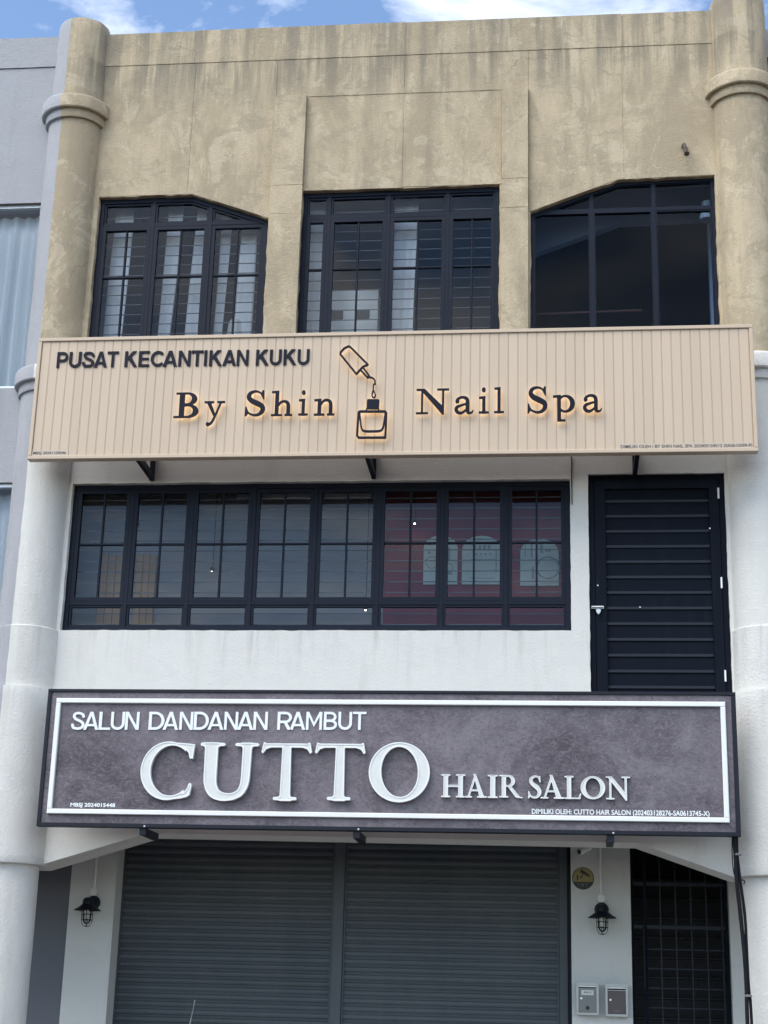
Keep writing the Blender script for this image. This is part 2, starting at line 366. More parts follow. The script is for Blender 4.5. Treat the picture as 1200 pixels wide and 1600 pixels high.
# ------------------------------------------------------------------ shophouse
H = empty('shophouse', (0, 4, .15), 'three storey shophouse, bare ochre plaster above and white plaster below, between two round columns', 'building')
W = 3.315
UL = [(-2.995, 7.72), (-1.275, 7.72), (-1.275, 9.035), (-2.052, 9.322), (-2.995, 9.318)]
UC = [(-.95, 7.72), (.982, 7.72), (.982, 9.335), (-.95, 9.322)]
UR = [(1.28, 7.72), (3.028, 7.72), (3.028, 9.365), (2.115, 9.342), (1.28, 9.03)]
MIDW = rect(-3.005, 1.632, 4.905, 6.315)
DOOR = rect(1.795, 3.01, 4.2, 6.36)
uw = MB().prism([rect(-W, W, 7.0, 11.17)]+[rough(p, .010, .04, i) for i, p in enumerate((UL, UC, UR))], .005, .22).build('upper_wall', 'ochre', H)
g = .0015
panels = [
    rect(-3.08, -2.125-g, 10.815, 11.19), rect(-2.125+g, .03-g, 10.815, 11.196), rect(.03+g, 2.187-g, 10.815, 11.19), rect(2.187+g, 3.08, 10.815, 11.186),
    [(-3.08, 7.01), (-2.998, 7.01), (-2.998, 9.324), (-2.105-g, 9.327), (-2.105-g, 10.809), (-3.08, 10.809)],
    [(-2.105+g, 9.327), (-2.051, 9.327), (-1.262, 9.036), (-1.262, 10.809), (-2.105+g, 10.809)],
    [(-1.256, 10.379), (.03-g, 10.379), (.03-g, 10.809), (-1.256, 10.809)], [(.03+g, 10.379), (1.258, 10.379), (1.258, 10.809), (.03+g, 10.809)],
    rect(-.94, .03-g, 9.326, 10.312), rect(.03+g, .998, 9.337, 10.312),
    [(1.264, 9.030), (2.113, 9.346), (2.175-g, 9.348), (2.175-g, 10.809), (1.264, 10.809)],
    [(2.175+g, 9.348), (3.032, 9.369), (3.032, 7.01), (3.08, 7.01), (3.08, 10.809), (2.175+g, 10.809)]]
for i, p in enumerate(panels):
    pr = rough(p, .0016, .05, i); n0 = len(pr)
    MB().prism([pr], 0 if i >= 4 else -.004, .008).build('plaster_panel', 'ochre', uw)
for x0, x1 in ((-1.258, -.944), (1.002, 1.258)):
    for z0, z1 in ((7.01, 9.05), (9.053, 9.362), (9.366, 10.372)):
        MB().prism([rough(rect(x0, x1, z0, z1), .002, .06, z0)], -.055, .010).build('pilaster_panel', 'ochre', uw)
mw = MB().prism([rect(-W, W, 3.9, 6.998), rough(MIDW, .005, .04, 3), rough(DOOR, .005, .04, 4)], 0, .22).build('middle_wall', 'white_plaster', H)
bm_ = [(-W, 2.79), (-3.04, 2.79), (-2.06, 3.09), (2.17, 3.07), (2.97, 2.8), (W, 2.8), (W, 3.898), (-W, 3.898)]
MB().prism([bm_], .001, .46).build('front_beam', 'white_plaster', H)
# columns: shaft with two-tier rings and a thicker drum at the arcade beam
def column(cx, mat):
    n = 48; cy = .05
    def seg(r0, z0, r1, z1):
        k = max(2, int((z1-z0)/.06)); return [(r0+(r1-r0)*i/k, z0+(z1-z0)*i/k) for i in range(k+1)]
    col = MB().lathe([(.22, 11.27)][:0]+seg(.285, .15, .285, 2.82)+[], (cx, cy), n, wob=.012).build('column', mat, H, True)
    MB().lathe(seg(.272, 10.30, .262, 11.24)+[(.255, 11.272), (.235, 11.285)], (cx, cy), n, wob=.02).build('column_top', mat, col, True)
    MB().lathe(seg(.272, 7.36, .272, 10.2), (cx, cy), n, wob=.02).build('upper_shaft', mat, col, True)
    MB().lathe(seg(.28, 4.9, .278, 7.26), (cx, cy), n, wob=.016).build('middle_shaft', mat, col, True)
    MB().lathe([(.29, 4.34)]+seg(.296, 4.345, .296, 4.88)+[(.296, 4.895), (.285, 4.905)], (cx, cy), n, wob=.014).build('shaft_base', mat, col, True)
    MB().lathe([(.30, 2.795), (.345, 2.80)]+seg(.352, 2.815, .352, 4.32)+[(.348, 4.338), (.30, 4.345)], (cx, cy), n, wob=.012).build('drum', mat, col, True)
    for z in (10.10, 7.175):
        MB().lathe([(.25, z), (.302, z+.001), (.306, z+.01), (.306, z+.085), (.302, z+.098)], (cx, cy), n, wob=.012).build('ring', mat, col, True)
        MB().lathe([(.26, z+.09), (.342, z+.0905), (.35, z+.10), (.352, z+.215), (.342, z+.238), (.275, z+.275)], (cx, cy), n, wob=.014).build('ring', mat, col, True)
    return col
column(-W, 'column_left_paint'); column(W, 'column_right_paint')
# floors, roof, party walls and the rooms that show through the panes
for z0, z1, y0 in ((3.35, 3.5, .462), (6.95, 7.12, .222), (10.3, 10.5, .222)):
    MB().box(-W-.02, W+.02, y0, 9, z0, z1).build('floor_slab' if z0 < 10 else 'roof_slab', 'room_slab', H)
for x in (-W, W):
    MB().box(x-.07, x+.07, .225, 9, 3.5, 10.9).build('party_wall', 'room_grey', H)
    MB().box(x-.07, x+.07, 1.56, 9, .15, 3.35).build('party_wall', 'room_grey', H)
MB().box(-W-.07, W+.07, 9, 9.2, .15, 10.9).build('rear_wall', 'room_grey', H)
MB().box(-W+.07, -.10, .52, .62, 3.5, 6.95).build('room_partition', 'room_grey', H)
MB().box(-.099, W-.07, .50, .62, 3.5, 6.95).build('room_partition', 'room_red', H)
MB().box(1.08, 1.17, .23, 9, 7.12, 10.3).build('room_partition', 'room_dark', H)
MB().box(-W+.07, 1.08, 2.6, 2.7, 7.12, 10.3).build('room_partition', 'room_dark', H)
ib = [(1.18, 7.12), (3.24, 7.12), (3.24, 10.3), (1.18, 10.3)]
ih = [(1.3, 7.3), (3.03, 7.3), (3.03, 9.32), (2.16, 9.30), (1.3, 8.98)]
MB().prism([ib, ih], .80, .90).build('room_partition', 'inner_wall', H)
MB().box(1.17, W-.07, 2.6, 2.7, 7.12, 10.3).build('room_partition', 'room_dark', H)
# ------------------------------------------------------------------ windows
Yf = .07
def ring_mesh(outer, inn, y0, y1, name, mat, parent): return MB().prism([outer, inn], y0, y1).build(name, mat, parent)
def sash(cell, wd, y0, y1, parent, gmat, cross=None, open_=0):
    inn = inset(cell, wd)
    ring_mesh(cell, inn, y0, y1, 'sash', 'frame_navy', parent)
    xs = [p[0] for p in inn]; zs = [p[1] for p in inn]; yg = (y0+y1)/2
    if cross is None: cols, rows = [min(xs), max(xs)], [min(zs), max(zs)]
    else:
        nx, zc = cross
        cols = [min(xs)+(max(xs)-min(xs))*i/nx for i in range(nx+1)]; rows = [min(zs), zc, max(zs)]
        h = .009
        MB().bbox(min(xs), max(xs), y0+.008, y1-.004, zc-h, zc+h).build('muntin', 'frame_navy', parent)
        for c in cols[1:-1]:
            for za, zb in ((rows[0], zc-h), (zc+h, rows[2])): MB().bbox(c-h, c+h, y0+.009, y1-.005, za, zb).build('muntin', 'frame_navy', parent)
    for i in range(len(cols)-1):
        for j in range(len(rows)-1):
            p = clip(inn, cols[i], cols[i+1], rows[j], rows[j+1])
            if p:
                t = random.uniform(-.004, .004)
                o = MB().prism([p], yg, yg+.004).build('pane', gmat, parent)
def window(op, mull, zt, label, top=True, crossz=None, nx=None, bars=None, gmat='window_glass', fw_=.045, low=False, sw=.036):
    root = empty('window', (sum(p[0] for p in op)/len(op), .1, min(p[1] for p in op))); root.parent = H; root.location -= H.location; root['label'] = label
    inn = inset(op, fw_); o = ring_mesh(inset(op, .002), inn, Yf-.012, Yf+.06, 'frame', 'frame_navy', root)
    x0, x1 = min(p[0] for p in inn), max(p[0] for p in inn); z0, z1 = min(p[1] for p in inn), max(p[1] for p in inn)
    hw = .017
    xs = [x0]+list(mull)+[x1]
    for x in mull:
        p = clip(inn, x-hw, x+hw, z0, z1); MB().prism([p], Yf-.008, Yf+.055).build('mullion', 'frame_navy', root)
    for i in range(len(xs)-1):
        a = xs[i]+(hw if i else 0); b2 = xs[i+1]-(hw if i < len(xs)-2 else 0)
        MB().prism([clip(inn, a, b2, zt-hw, zt+hw)], Yf-.006, Yf+.053).build('transom', 'frame_navy', root)
        for (za, zb, main) in ((zt+hw, z1, not top), (z0, zt-hw, top)):
            cell = clip(inn, a, b2, za, zb)
            if not cell: continue
            cell = inset(cell, .0015)
            if max(p[1] for p in cell)-min(p[1] for p in cell) < .1:
                MB().prism([cell], Yf+.0, Yf+.04).build('infill', 'frame_navy', root); continue
            if main: sash(cell, sw, Yf-.004+random.uniform(-.006, .004), Yf+.04, root, gmat, (nx[i] if nx else 2, crossz) if crossz else None)
            else: sash(cell, sw*.55, Yf+.002, Yf+.04, root, gmat)
    if bars:
        for z in np.arange(bars[0], bars[1], bars[2]):
            p = clip(inn, x0, x1, z-.004, z+.004)
            if p: MB().prism([p], Yf+.10, Yf+.108).build('grille_bar', 'grille_steel', root)
    return root
window(UL, (-2.445, -1.868), 9.03, 'left upper window with a corner cut off and cross-barred casements', True, 8.47, None, (7.8, 9.3, .105))
window(UC, (-.685, -.10, .478), 9.06, 'middle upper window of four bays with casements', True, 8.505, (1, 2, 2, 2), (7.8, 9.3, .105))
window(UR, (1.862, 2.452), 9.055, 'right upper window of dark undivided panes with a cut corner', True, None, None, None, 'dark_glass', .03, sw=.012)
window(MIDW, (-2.436, -1.862, -1.278, -.70, -.112, .473, 1.052), 5.175, 'wide eight-bay window band on the white floor', False, 5.74, None, (5.0, 6.3, .1))
# upper-floor door onto the facade
D = empty('upper_door', (2.4, .1, 4.2)); D.parent = H; D.location -= H.location; D['label'] = 'black slatted steel door high in the white wall'
ring_mesh(inset(DOOR, .003), inset(DOOR, .05), .03, .12, 'frame', 'door_black', D)
dx0, dx1 = 1.85, 2.955
leaf = rect(dx0, dx1, 4.25, 6.305); hole = rect(dx0+.095, dx1-.085, 4.32, 6.225)
ring_mesh(leaf, hole, .022, .075, 'leaf_frame', 'door_black', D)
MB().box(hole[0][0]-.01, hole[1][0]+.01, .060, .07, 4.30, 6.24).build('backing_sheet', 'door_black', D)
zt_, zb_ = un(1025, 783, .05)[1], un(1035, 1049, .05)[1]; dz_ = (zt_-zb_)/11
for i in range(13):
    z = zt_-i*dz_
    MB().bbox(hole[0][0]+.001, hole[1][0]-.001, .046, .0595, z-.014, z+.014, .004).build('slat', 'door_bar', D)
for px, py in ((1122.5, 770.5), (1127.5, 910.5), (1133.5, 1056)):
    x, z = un(px, py, .01); MB().tube([(x, .012, z-.05), (x, .012, z+.05)], .009, 8).build('hinge', 'knob_silver', D)
x, z = un(934, 949, .01)
la = MB().bbox(x-.055, x+.055, .002, .02, z-.014, z+.014).tube([(x-.05, -.004, z), (x+.05, -.004, z)], .007).build('latch', 'steel', D)
x2, z2 = un(935, 955, -.01)
MB().prism([[(x2-.022, z2+.012), (x2-.016, z2-.012), (x2, z2-.03), (x2+.016, z2-.012), (x2+.022, z2+.012), (x2, z2+.02)]], -.02, .0).build('padlock', 'steel', D)
for px, py in ((889+111, 949), (889+45, 915), (889+220, 826)):
    x, z = un(px, py, .03); MB().lathe([(.007, .02), (.007, .034)], (x, z), 10, 'y').build('screw_head', 'steel', D)
# ------------------------------------------------------------------ arcade
AY = 1.5
MB().box(-3.17, -2.725, AY, AY+.4, .15, 3.349).build('pillar', 'arcade_white', H)
MB().box(1.617, 2.165, AY, AY+.4, .15, 3.349).build('pillar', 'arcade_white', H)
MB().box(-2.724, 1.616, AY+.06, AY+.40, 3.22, 3.349).build('lintel', 'arcade_white', H)
MB().box(3.06, 3.24, AY-.0, AY+.4, .15, 3.349).build('pillar', 'arcade_white', H)
SY = AY+.26
def slat_profile(x0, x1, p):
    pr = [(.0, .004), (.002, -.003), (.010, -.007), (.024, -.008), (.038, -.007), (.0445, -.004), (.046, .006), (.0495, .006), (.051, -.002), (.0585, -.002), (.060, .007), (.0655, .007), (.067, .004), (p, .004)]
    vs = [(x, SY+y, z) for z, y in pr for x in (x0, x1)]+[(x, SY+.02, z) for z in (0, p) for x in (x0, x1)]
    fs = [(2*i, 2*i+1, 2*i+3, 2*i+2) for i in range(len(pr)-1)]; k = 2*len(pr)
    fs += [(k, k+2, k+3, k+1)]
    return vs, fs
for x0, x1, lb in ((-2.722, -.648, 'left leaf of the grey roller shutter'), (-.535, 1.50, 'right leaf of the grey roller shutter')):
    R_ = empty('roller_shutter', ((x0+x1)/2, SY, .15)); R_.parent = H; R_.location -= H.location; R_['label'] = lb
    pitch = .0715; vs, fs = slat_profile(x0, x1, pitch)
    me = bpy.data.meshes.new('slat'); me.from_pydata(vs, [], fs); me.update(); me.materials.append(MATS['shutter_paint'])
    for i in range(43):
        o = link('slat', me, None, R_); o.location.z += .15+i*pitch; o.location.y += random.uniform(-.0025, .0025); o.rotation_euler = (0, random.uniform(-.0005, .0005), 0)
    for xa, xb in ((x0-.001, x0+.014), (x1-.014, x1+.001)):
        MB().box(xa, xb, SY-.02, SY+.03, .15, 3.22).build('guide_rail', 'shutter_paint', R_)
MB().bbox(-.645, -.538, SY-.045, SY+.03, .15, 3.22, .006).build('shutter_post', 'shutter_paint', H)
MB().bbox(1.503, 1.585, SY-.045, SY+.03, .15, 3.22, .006).build('shutter_post', 'shutter_paint', H)
MB().box(1.586, 1.616, SY-.02, SY+.03, .15, 3.22).build('shutter_post', 'black_steel', H)
# stair entrance behind a black grille
E_ = empty('entrance_grille', (2.6, AY+.1, .15)); E_.parent = H; E_.location -= H.location; E_['label'] = 'black welded grille over the dark stair entrance'
gy = AY+.1
for x in (2.18, 2.30, 3.04): MB().box(x-.014, x+.014, gy, gy+.03, .15, 3.34).build('grille_post', 'door_black', E_)
for z in (.2, 2.47, 2.86): MB().box(2.195, 3.03, gy+.002, gy+.028, z-.016, z+.016).build('grille_rail', 'gate_bar', E_)
for i in range(5):
    x = 2.44+i*.14; MB().box(x-.006, x+.006, gy+.006, gy+.018, .217, 2.453).build('grille_bar', 'gate_bar', E_)
for x in (2.44, 2.58, 2.72, 2.86, 3.0): MB().box(x-.006, x+.006, gy+.006, gy+.018, 2.487, 3.34).build('grille_bar', 'gate_bar', E_)
for i in range(13):
    z = .38+i*.172
    if z < 2.4: MB().box(2.316, 3.03, gy+.019, gy+.027, z-.006, z+.006).build('grille_bar', 'gate_bar', E_)
x, z0 = un(1006, 1446, gy-.03); MB().tube([(x, gy-.03, z0), (x, gy-.03, z0-.55)], .011).build('pull_handle', 'frame_navy', E_)
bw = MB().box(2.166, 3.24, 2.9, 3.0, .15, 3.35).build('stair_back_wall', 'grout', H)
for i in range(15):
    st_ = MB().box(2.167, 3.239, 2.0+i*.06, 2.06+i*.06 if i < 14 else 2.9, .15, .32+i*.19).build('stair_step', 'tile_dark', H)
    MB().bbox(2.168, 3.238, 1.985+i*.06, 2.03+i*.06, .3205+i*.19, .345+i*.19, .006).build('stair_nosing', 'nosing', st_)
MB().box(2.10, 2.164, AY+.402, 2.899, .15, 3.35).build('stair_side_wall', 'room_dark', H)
# ------------------------------------------------------------------ neighbours
NL = empty('grey_neighbour', (-7, 4, .15), 'blue-grey plastered neighbour building with curtained windows left of the ochre shophouse', 'building')
wa = rect(-5.9, -3.55, 7.30, 9.29); wb = rect(-5.9, -3.56, 4.95, 6.34)
MB().prism([rect(-10, -W-.001, 3.0, 10.84), wa, wb], .02, .24).build('wall', 'grey_plaster', NL)
MB().prism([rough(rect(-10, -W-.05, 10.846, 11.2), .002)], .008, .24).build('parapet', 'grey_plaster', NL)
for q, zz in ((wa, 7.3), (wb, 4.95)):
    R_ = empty('window', (-4.7, .1, zz)); R_.parent = NL; R_.location -= NL.location
    ring_mesh(inset(q, .002), inset(q, .035), .06, .11, 'frame', 'steel', R_)
    xm = -4.78
    MB().box(xm-.02, xm+.02, .062, .108, zz+.036, q[2][1]-.036).build('mullion', 'steel', R_)
    for a, b2 in ((-5.86, xm-.021), (xm+.021, q[1][0]-.036)): MB().box(a, b2, .082, .086, zz+.037, q[2][1]-.037).build('pane', 'window_glass', R_)
MB().box(-10, -W-.08, .242, 9, 3.35, 3.5).build('floor_slab', 'room_slab', NL); MB().box(-10, -W-.08, .242, 9, 6.8, 6.95).build('floor_slab', 'room_slab', NL)
MB().box(-10, -W-.08, .242, 9, 10.3, 10.5).build('roof_slab', 'room_slab', NL); MB().box(-10, -W-.08, 3.5, 3.6, 3.5, 10.3).build('rear_partition', 'room_grey', NL)
MB().box(-10, -3.171, AY+.02, AY+.2, .15, 3.349).build('arcade_wall', 'dark_grey_paint', NL)
MB().prism([[(-10, 2.8), (-W-.002, 2.8), (-W-.002, 3.0), (-10, 3.0)]], .02, .46).build('front_beam', 'grey_plaster', NL)
def curtain(x0, x1, z0, z1, y, mat, label, n=None, amp=.035, lean=0., ph=0., group=None):
    n = n or int((x1-x0)/.018); vs, fs = [], []
    for j in range(9):
        t = j/8; z = z1+(z0-z1)*t
        for i in range(n+1):
            u = x0+(x1-x0)*i/n
            d = amp*(.55+.45*t)*(math.sin(u*52+ph+.6*math.sin(u*9+t))+.5*math.sin(u*23+1.3*ph+t*.8))
            vs.append((u+lean*t+.012*math.sin(3*t+u*14), y+d, z))
    for j in range(8):
        for i in range(n): a = j*(n+1)+i; fs.append((a, a+1, a+n+2, a+n+1))
    o = mesh('curtain', vs, fs, mat, None, True)
    md = o.modifiers.new('thickness', 'SOLIDIFY'); md.thickness = .002
    return tag(o, label, 'curtain', group)
curtain(-5.8, -3.52, 7.12, 9.24, .24, 'curtain_pale', 'pale blue pleated curtain in the upper window of the grey neighbour', ph=.7)
curtain(-5.8, -3.52, 4.9, 6.3, .28, 'curtain_pale', 'sheer curtain in the lower window of the grey neighbour', ph=2.1)
NR = empty('maroon_neighbour', (7, 4, .15), 'maroon plastered neighbour building just showing right of the right column', 'building')
MB().prism([rect(W+.001, 10, 2.8, 10.80), rect(3.62, 6.2, 7.3, 9.3)], .3, .5).build('wall', 'maroon_paint', NR)
MB().box(W+.05, 10, .26, .5, 10.803, 11.12).build('parapet', 'grey_plaster', NR)
MB().box(W+.08, 10, .5, 9, 10.3, 10.5).build('roof_slab', 'room_slab', NR)
MB().box(W+.08, 10, 3.5, 3.6, 3.5, 10.3).build('rear_partition', 'room_dark', NR)
R_ = empty('window', (4.9, .4, 7.3)); R_.parent = NR; R_.location -= NR.location
ring_mesh(rect(3.622, 6.198, 7.302, 9.298), rect(3.67, 6.15, 7.35, 9.25), .36, .42, 'frame', 'frame_navy', R_)
MB().box(3.671, 6.149, .388, .392, 7.351, 9.249).build('pane', 'dark_glass', R_)
MB().box(W+.005, 10, .002, .3, 2.8, 7.2).build('lower_wall', 'white_plaster', NR)
MB().box(3.242, 10, AY+.02, AY+.2, .15, 3.349).build('arcade_wall', 'arcade_white', NR)
MB().box(W+.08, 10, .302, 9, 3.35, 3.5).build('floor_slab', 'room_slab', NR); MB().box(W+.08, 10, .502, 9, 6.95, 7.1).build('floor_slab', 'room_slab', NR)
# ------------------------------------------------------------------ glyph tool: implicit shapes -> contours
class G:
    def __init__(s, x1=1.2, z0=-.4, z1=1.1, res=.0125):
        s.res = res; s.x0, s.z0 = -.12, z0
        s.X, s.Z = np.meshgrid(np.arange(s.x0, x1+.12, res), np.arange(z0, z1, res)); s.d = np.full_like(s.X, 9.)
    def seg(s, a, b2, w0, w1):
        ax, az = a; vx, vz = b2[0]-ax, b2[1]-az; q = max(vx*vx+vz*vz, 1e-9)
        t = np.clip(((s.X-ax)*vx+(s.Z-az)*vz)/q, 0, 1)
        return np.hypot(s.X-ax-t*vx, s.Z-az-t*vz)-(w0+(w1-w0)*t)/2
    def stroke(s, pts, w, k=0.):
        """pts smoothed by Catmull-Rom; w: width or list of widths"""
        ws = w if isinstance(w, (list, tuple)) else [w]*len(pts)
        P_ = [Vector((*p, ww)) for p, ww in zip(pts, ws)]; P2 = []
        for i in range(len(P_)-1):
            a, b2, c, d = P_[max(i-1, 0)], P_[i], P_[i+1], P_[min(i+2, len(P_)-1)]
            for t in np.arange(0, 1, .2): P2.append(.5*((2*b2)+(c-a)*t+(2*a-5*b2+4*c-d)*t*t+(3*b2-a-3*c+d)*t**3))
        P2.append(P_[-1]); r = np.full_like(s.X, 9.)
        for a, b2 in zip(P2, P2[1:]): r = np.minimum(r, s.seg(a[:2], b2[:2], a[2], b2[2]))
        return s.u(r, k)
    def line(s, a, b2, w, w1=None, k=0.): return s.u(s.seg(a, b2, w, w if w1 is None else w1), k)
    def pdist(s, pts):
        d = np.full_like(s.X, 9.); c = np.zeros(s.X.shape, bool); n = len(pts)
        for i in range(n):
            a, b2 = pts[i], pts[(i+1) % n]; d = np.minimum(d, s.seg(a, b2, 0, 0))
            if a[1] != b2[1]: c ^= ((a[1] > s.Z) != (b2[1] > s.Z)) & (s.X < (b2[0]-a[0])*(s.Z-a[1])/(b2[1]-a[1])+a[0])
        return np.where(c, -d, d)
    def poly(s, pts, k=0.): return s.u(s.pdist(pts), k)
    def box(s, x0, x1, z0, z1, k=0.): return s.poly([(x0, z0), (x1, z0), (x1, z1), (x0, z1)], k)
    def edist(s, cx, cz, rx, rz, tilt=0.):
        c, sn = math.cos(tilt), math.sin(tilt); X = (s.X-cx)*c+(s.Z-cz)*sn; Z = -(s.X-cx)*sn+(s.Z-cz)*c
        q = np.hypot(X/rx, Z/rz); gr = np.hypot(X/rx**2, Z/rz**2)+1e-6
        return np.where(q < .3, -min(rx, rz)*.7, q*(q-1)/gr)
    def u(s, d, k=0.):
        if k: h = np.clip(.5+.5*(s.d-d)/k, 0, 1); s.d = s.d+(d-s.d)*h-k*h*(1-h)
        else: s.d = np.minimum(s.d, d)
        return s
    def sub(s, d): s.d = np.maximum(s.d, -d); return s
    def cut(s, d): s.d = np.maximum(s.d, d); return s
    def loops(s, lev=0., simp=.0022):
        d = s.d-lev; ny, nx = d.shape; segs = {}
        def pt(i, j, i2, j2):
            a, b2 = d[i, j], d[i2, j2]; t = a/(a-b2); return ((i, j, i2, j2), (s.x0+(j+(j2-j)*t)*s.res, s.z0+(i+(i2-i)*t)*s.res))
        pos = {}; nxt = {}
        inn = d < 0
        mixed = np.argwhere(~((inn[:-1, :-1] == inn[1:, :-1]) & (inn[:-1, :-1] == inn[:-1, 1:]) & (inn[:-1, :-1] == inn[1:, 1:])))
        for i, j in mixed:
            i, j = int(i), int(j)
            cs = [(i, j), (i, j+1), (i+1, j+1), (i+1, j)]; ent = []; ext = []
            for q in range(4):
                a, b2 = cs[q], cs[(q+1) % 4]
                if inn[a] != inn[b2]:
                    e = min(a, b2)+max(a, b2); key, p = pt(*e); pos[key] = p
                    (ext if inn[a] else ent).append(key)
            if len(ext) == 1: nxt[ext[0]] = ent[0]
            else:
                for a, b2 in zip(ext, ent): nxt[a] = b2
        out = []; seen = set()
        for k in list(nxt):
            if k in seen: continue
            l = []; q = k
            while q not in seen and q in nxt: seen.add(q); l.append(pos[q]); q = nxt[q]
            if len(l) > 6: out.append(simplify(l, simp))
        return [l for l in out if len(l) > 3]
def simplify(l, eps):
    def dp(a):
        if len(a) < 3: return a
        p, q = Vector(a[0]), Vector(a[-1]); t = q-p; n = t.length
        best, bi = 0, 0
        for i in range(1, len(a)-1):
            v = Vector(a[i])-p; dd = abs(t.x*v.y-t.y*v.x)/n if n > 1e-9 else v.length
            if dd > best: best, bi = dd, i
        return [a[0], a[-1]] if best < eps else dp(a[:bi+1])[:-1]+dp(a[bi:])
    h = len(l)//2; return dp(l[:h+1])[:-1]+dp(l[h:]+[l[0]])[:-1]
SERIF = .055
def sans(ch, w):
    g = G(); h = w/2
    arc = lambda cx, cz, rx, rz, a0, a1, n=28: [(cx+rx*math.cos(math.radians(a0+(a1-a0)*i/n)), cz+rz*math.sin(math.radians(a0+(a1-a0)*i/n))) for i in range(n+1)]
    def path(p):
        for a, b2 in zip(p, p[1:]): g.line(a, b2, w)
    stem = lambda x: g.box(x-h, x+h, 0, 1)
    if ch == 'A':
        m_ = .39; g.poly([(0, 0), (w*1.08, 0), (m_+.02, .84), (m_+h*1.08, 1), (m_-h*1.08, 1)]); g.poly([(2*m_, 0), (2*m_-w*1.08, 0), (m_-.02, .84), (m_-h*1.08, 1), (m_+h*1.08, 1)]); g.box(.2, .58, .20, .20+w*.85)
    if ch in 'BPRD':
        stem(h)
        if ch == 'D': path([(h, 1-h)]+arc(.30, .5, .44-h, .5-h, 90, -90)+[(h, h)])
        else:
            zb = .44 if ch != 'B' else .5; q = (1-h-zb)/2
            path([(h, 1-h)]+arc(.40 if ch != 'B' else .36, 1-h-q, .26-h+.06, q, 90, -90)+[(h, zb)])
            if ch == 'B': q = (zb-h)/2; path([(h, zb)]+arc(.38, h+q, .28-h+.06, q, 90, -90)+[(h, h)])
            if ch == 'R': g.poly([(.28, .47), (.28+w*1.25, .47), (.70, 0), (.70-w*1.25, 0)])
    if ch in 'CS' and ch == 'C': path(arc(.44, .5, .44-h, .5-h, 50, 310, 40))
    if ch == 'S':
        g.stroke([(.61, .74), (.55, .86), (.36, 1-h), (.17, .88), (.13, .73), (.22, .60), (.38, .52), (.55, .42), (.62, .28), (.55, .13), (.36, h), (.14, .12), (.07, .28)], w)
    if ch == 'E': stem(h); g.box(0, .60, 0, w*.9); g.box(0, .56, .5-w*.42, .5+w*.42); g.box(0, .60, 1-w*.9, 1)
    if ch == 'I': stem(h)
    if ch == 'K': stem(h); g.poly([(h, .30), (h, .30+w*1.2), (.66-w*1.3, 1), (.68, 1)]); g.poly([(.22, .50), (.22+w*.9, .66), (.74, 0), (.74-w*1.25, 0)])
    if ch == 'L': stem(h); g.box(0, .55, 0, w*.92)
    if ch == 'M': stem(h); stem(.88-h); g.poly([(0, 1), (w*1.1, 1), (.44, .40), (.44, .16)]); g.poly([(.88, 1), (.88-w*1.1, 1), (.44, .40), (.44, .16)])
    if ch == 'N': stem(h); stem(.74-h); g.poly([(0, 1), (w*1.1, 1), (.74, 0), (.74-w*1.1, 0)])
    if ch == 'T': stem(.35); g.box(0, .70, 1-w*.92, 1)
    if ch == 'U': path([(h, 1.05), (h, .36)]+arc(.36, .36, .36-h, .36-h, 180, 360)+[(.72-h, 1.05)])
    g.cut(np.maximum(-g.Z, g.Z-1)); return g
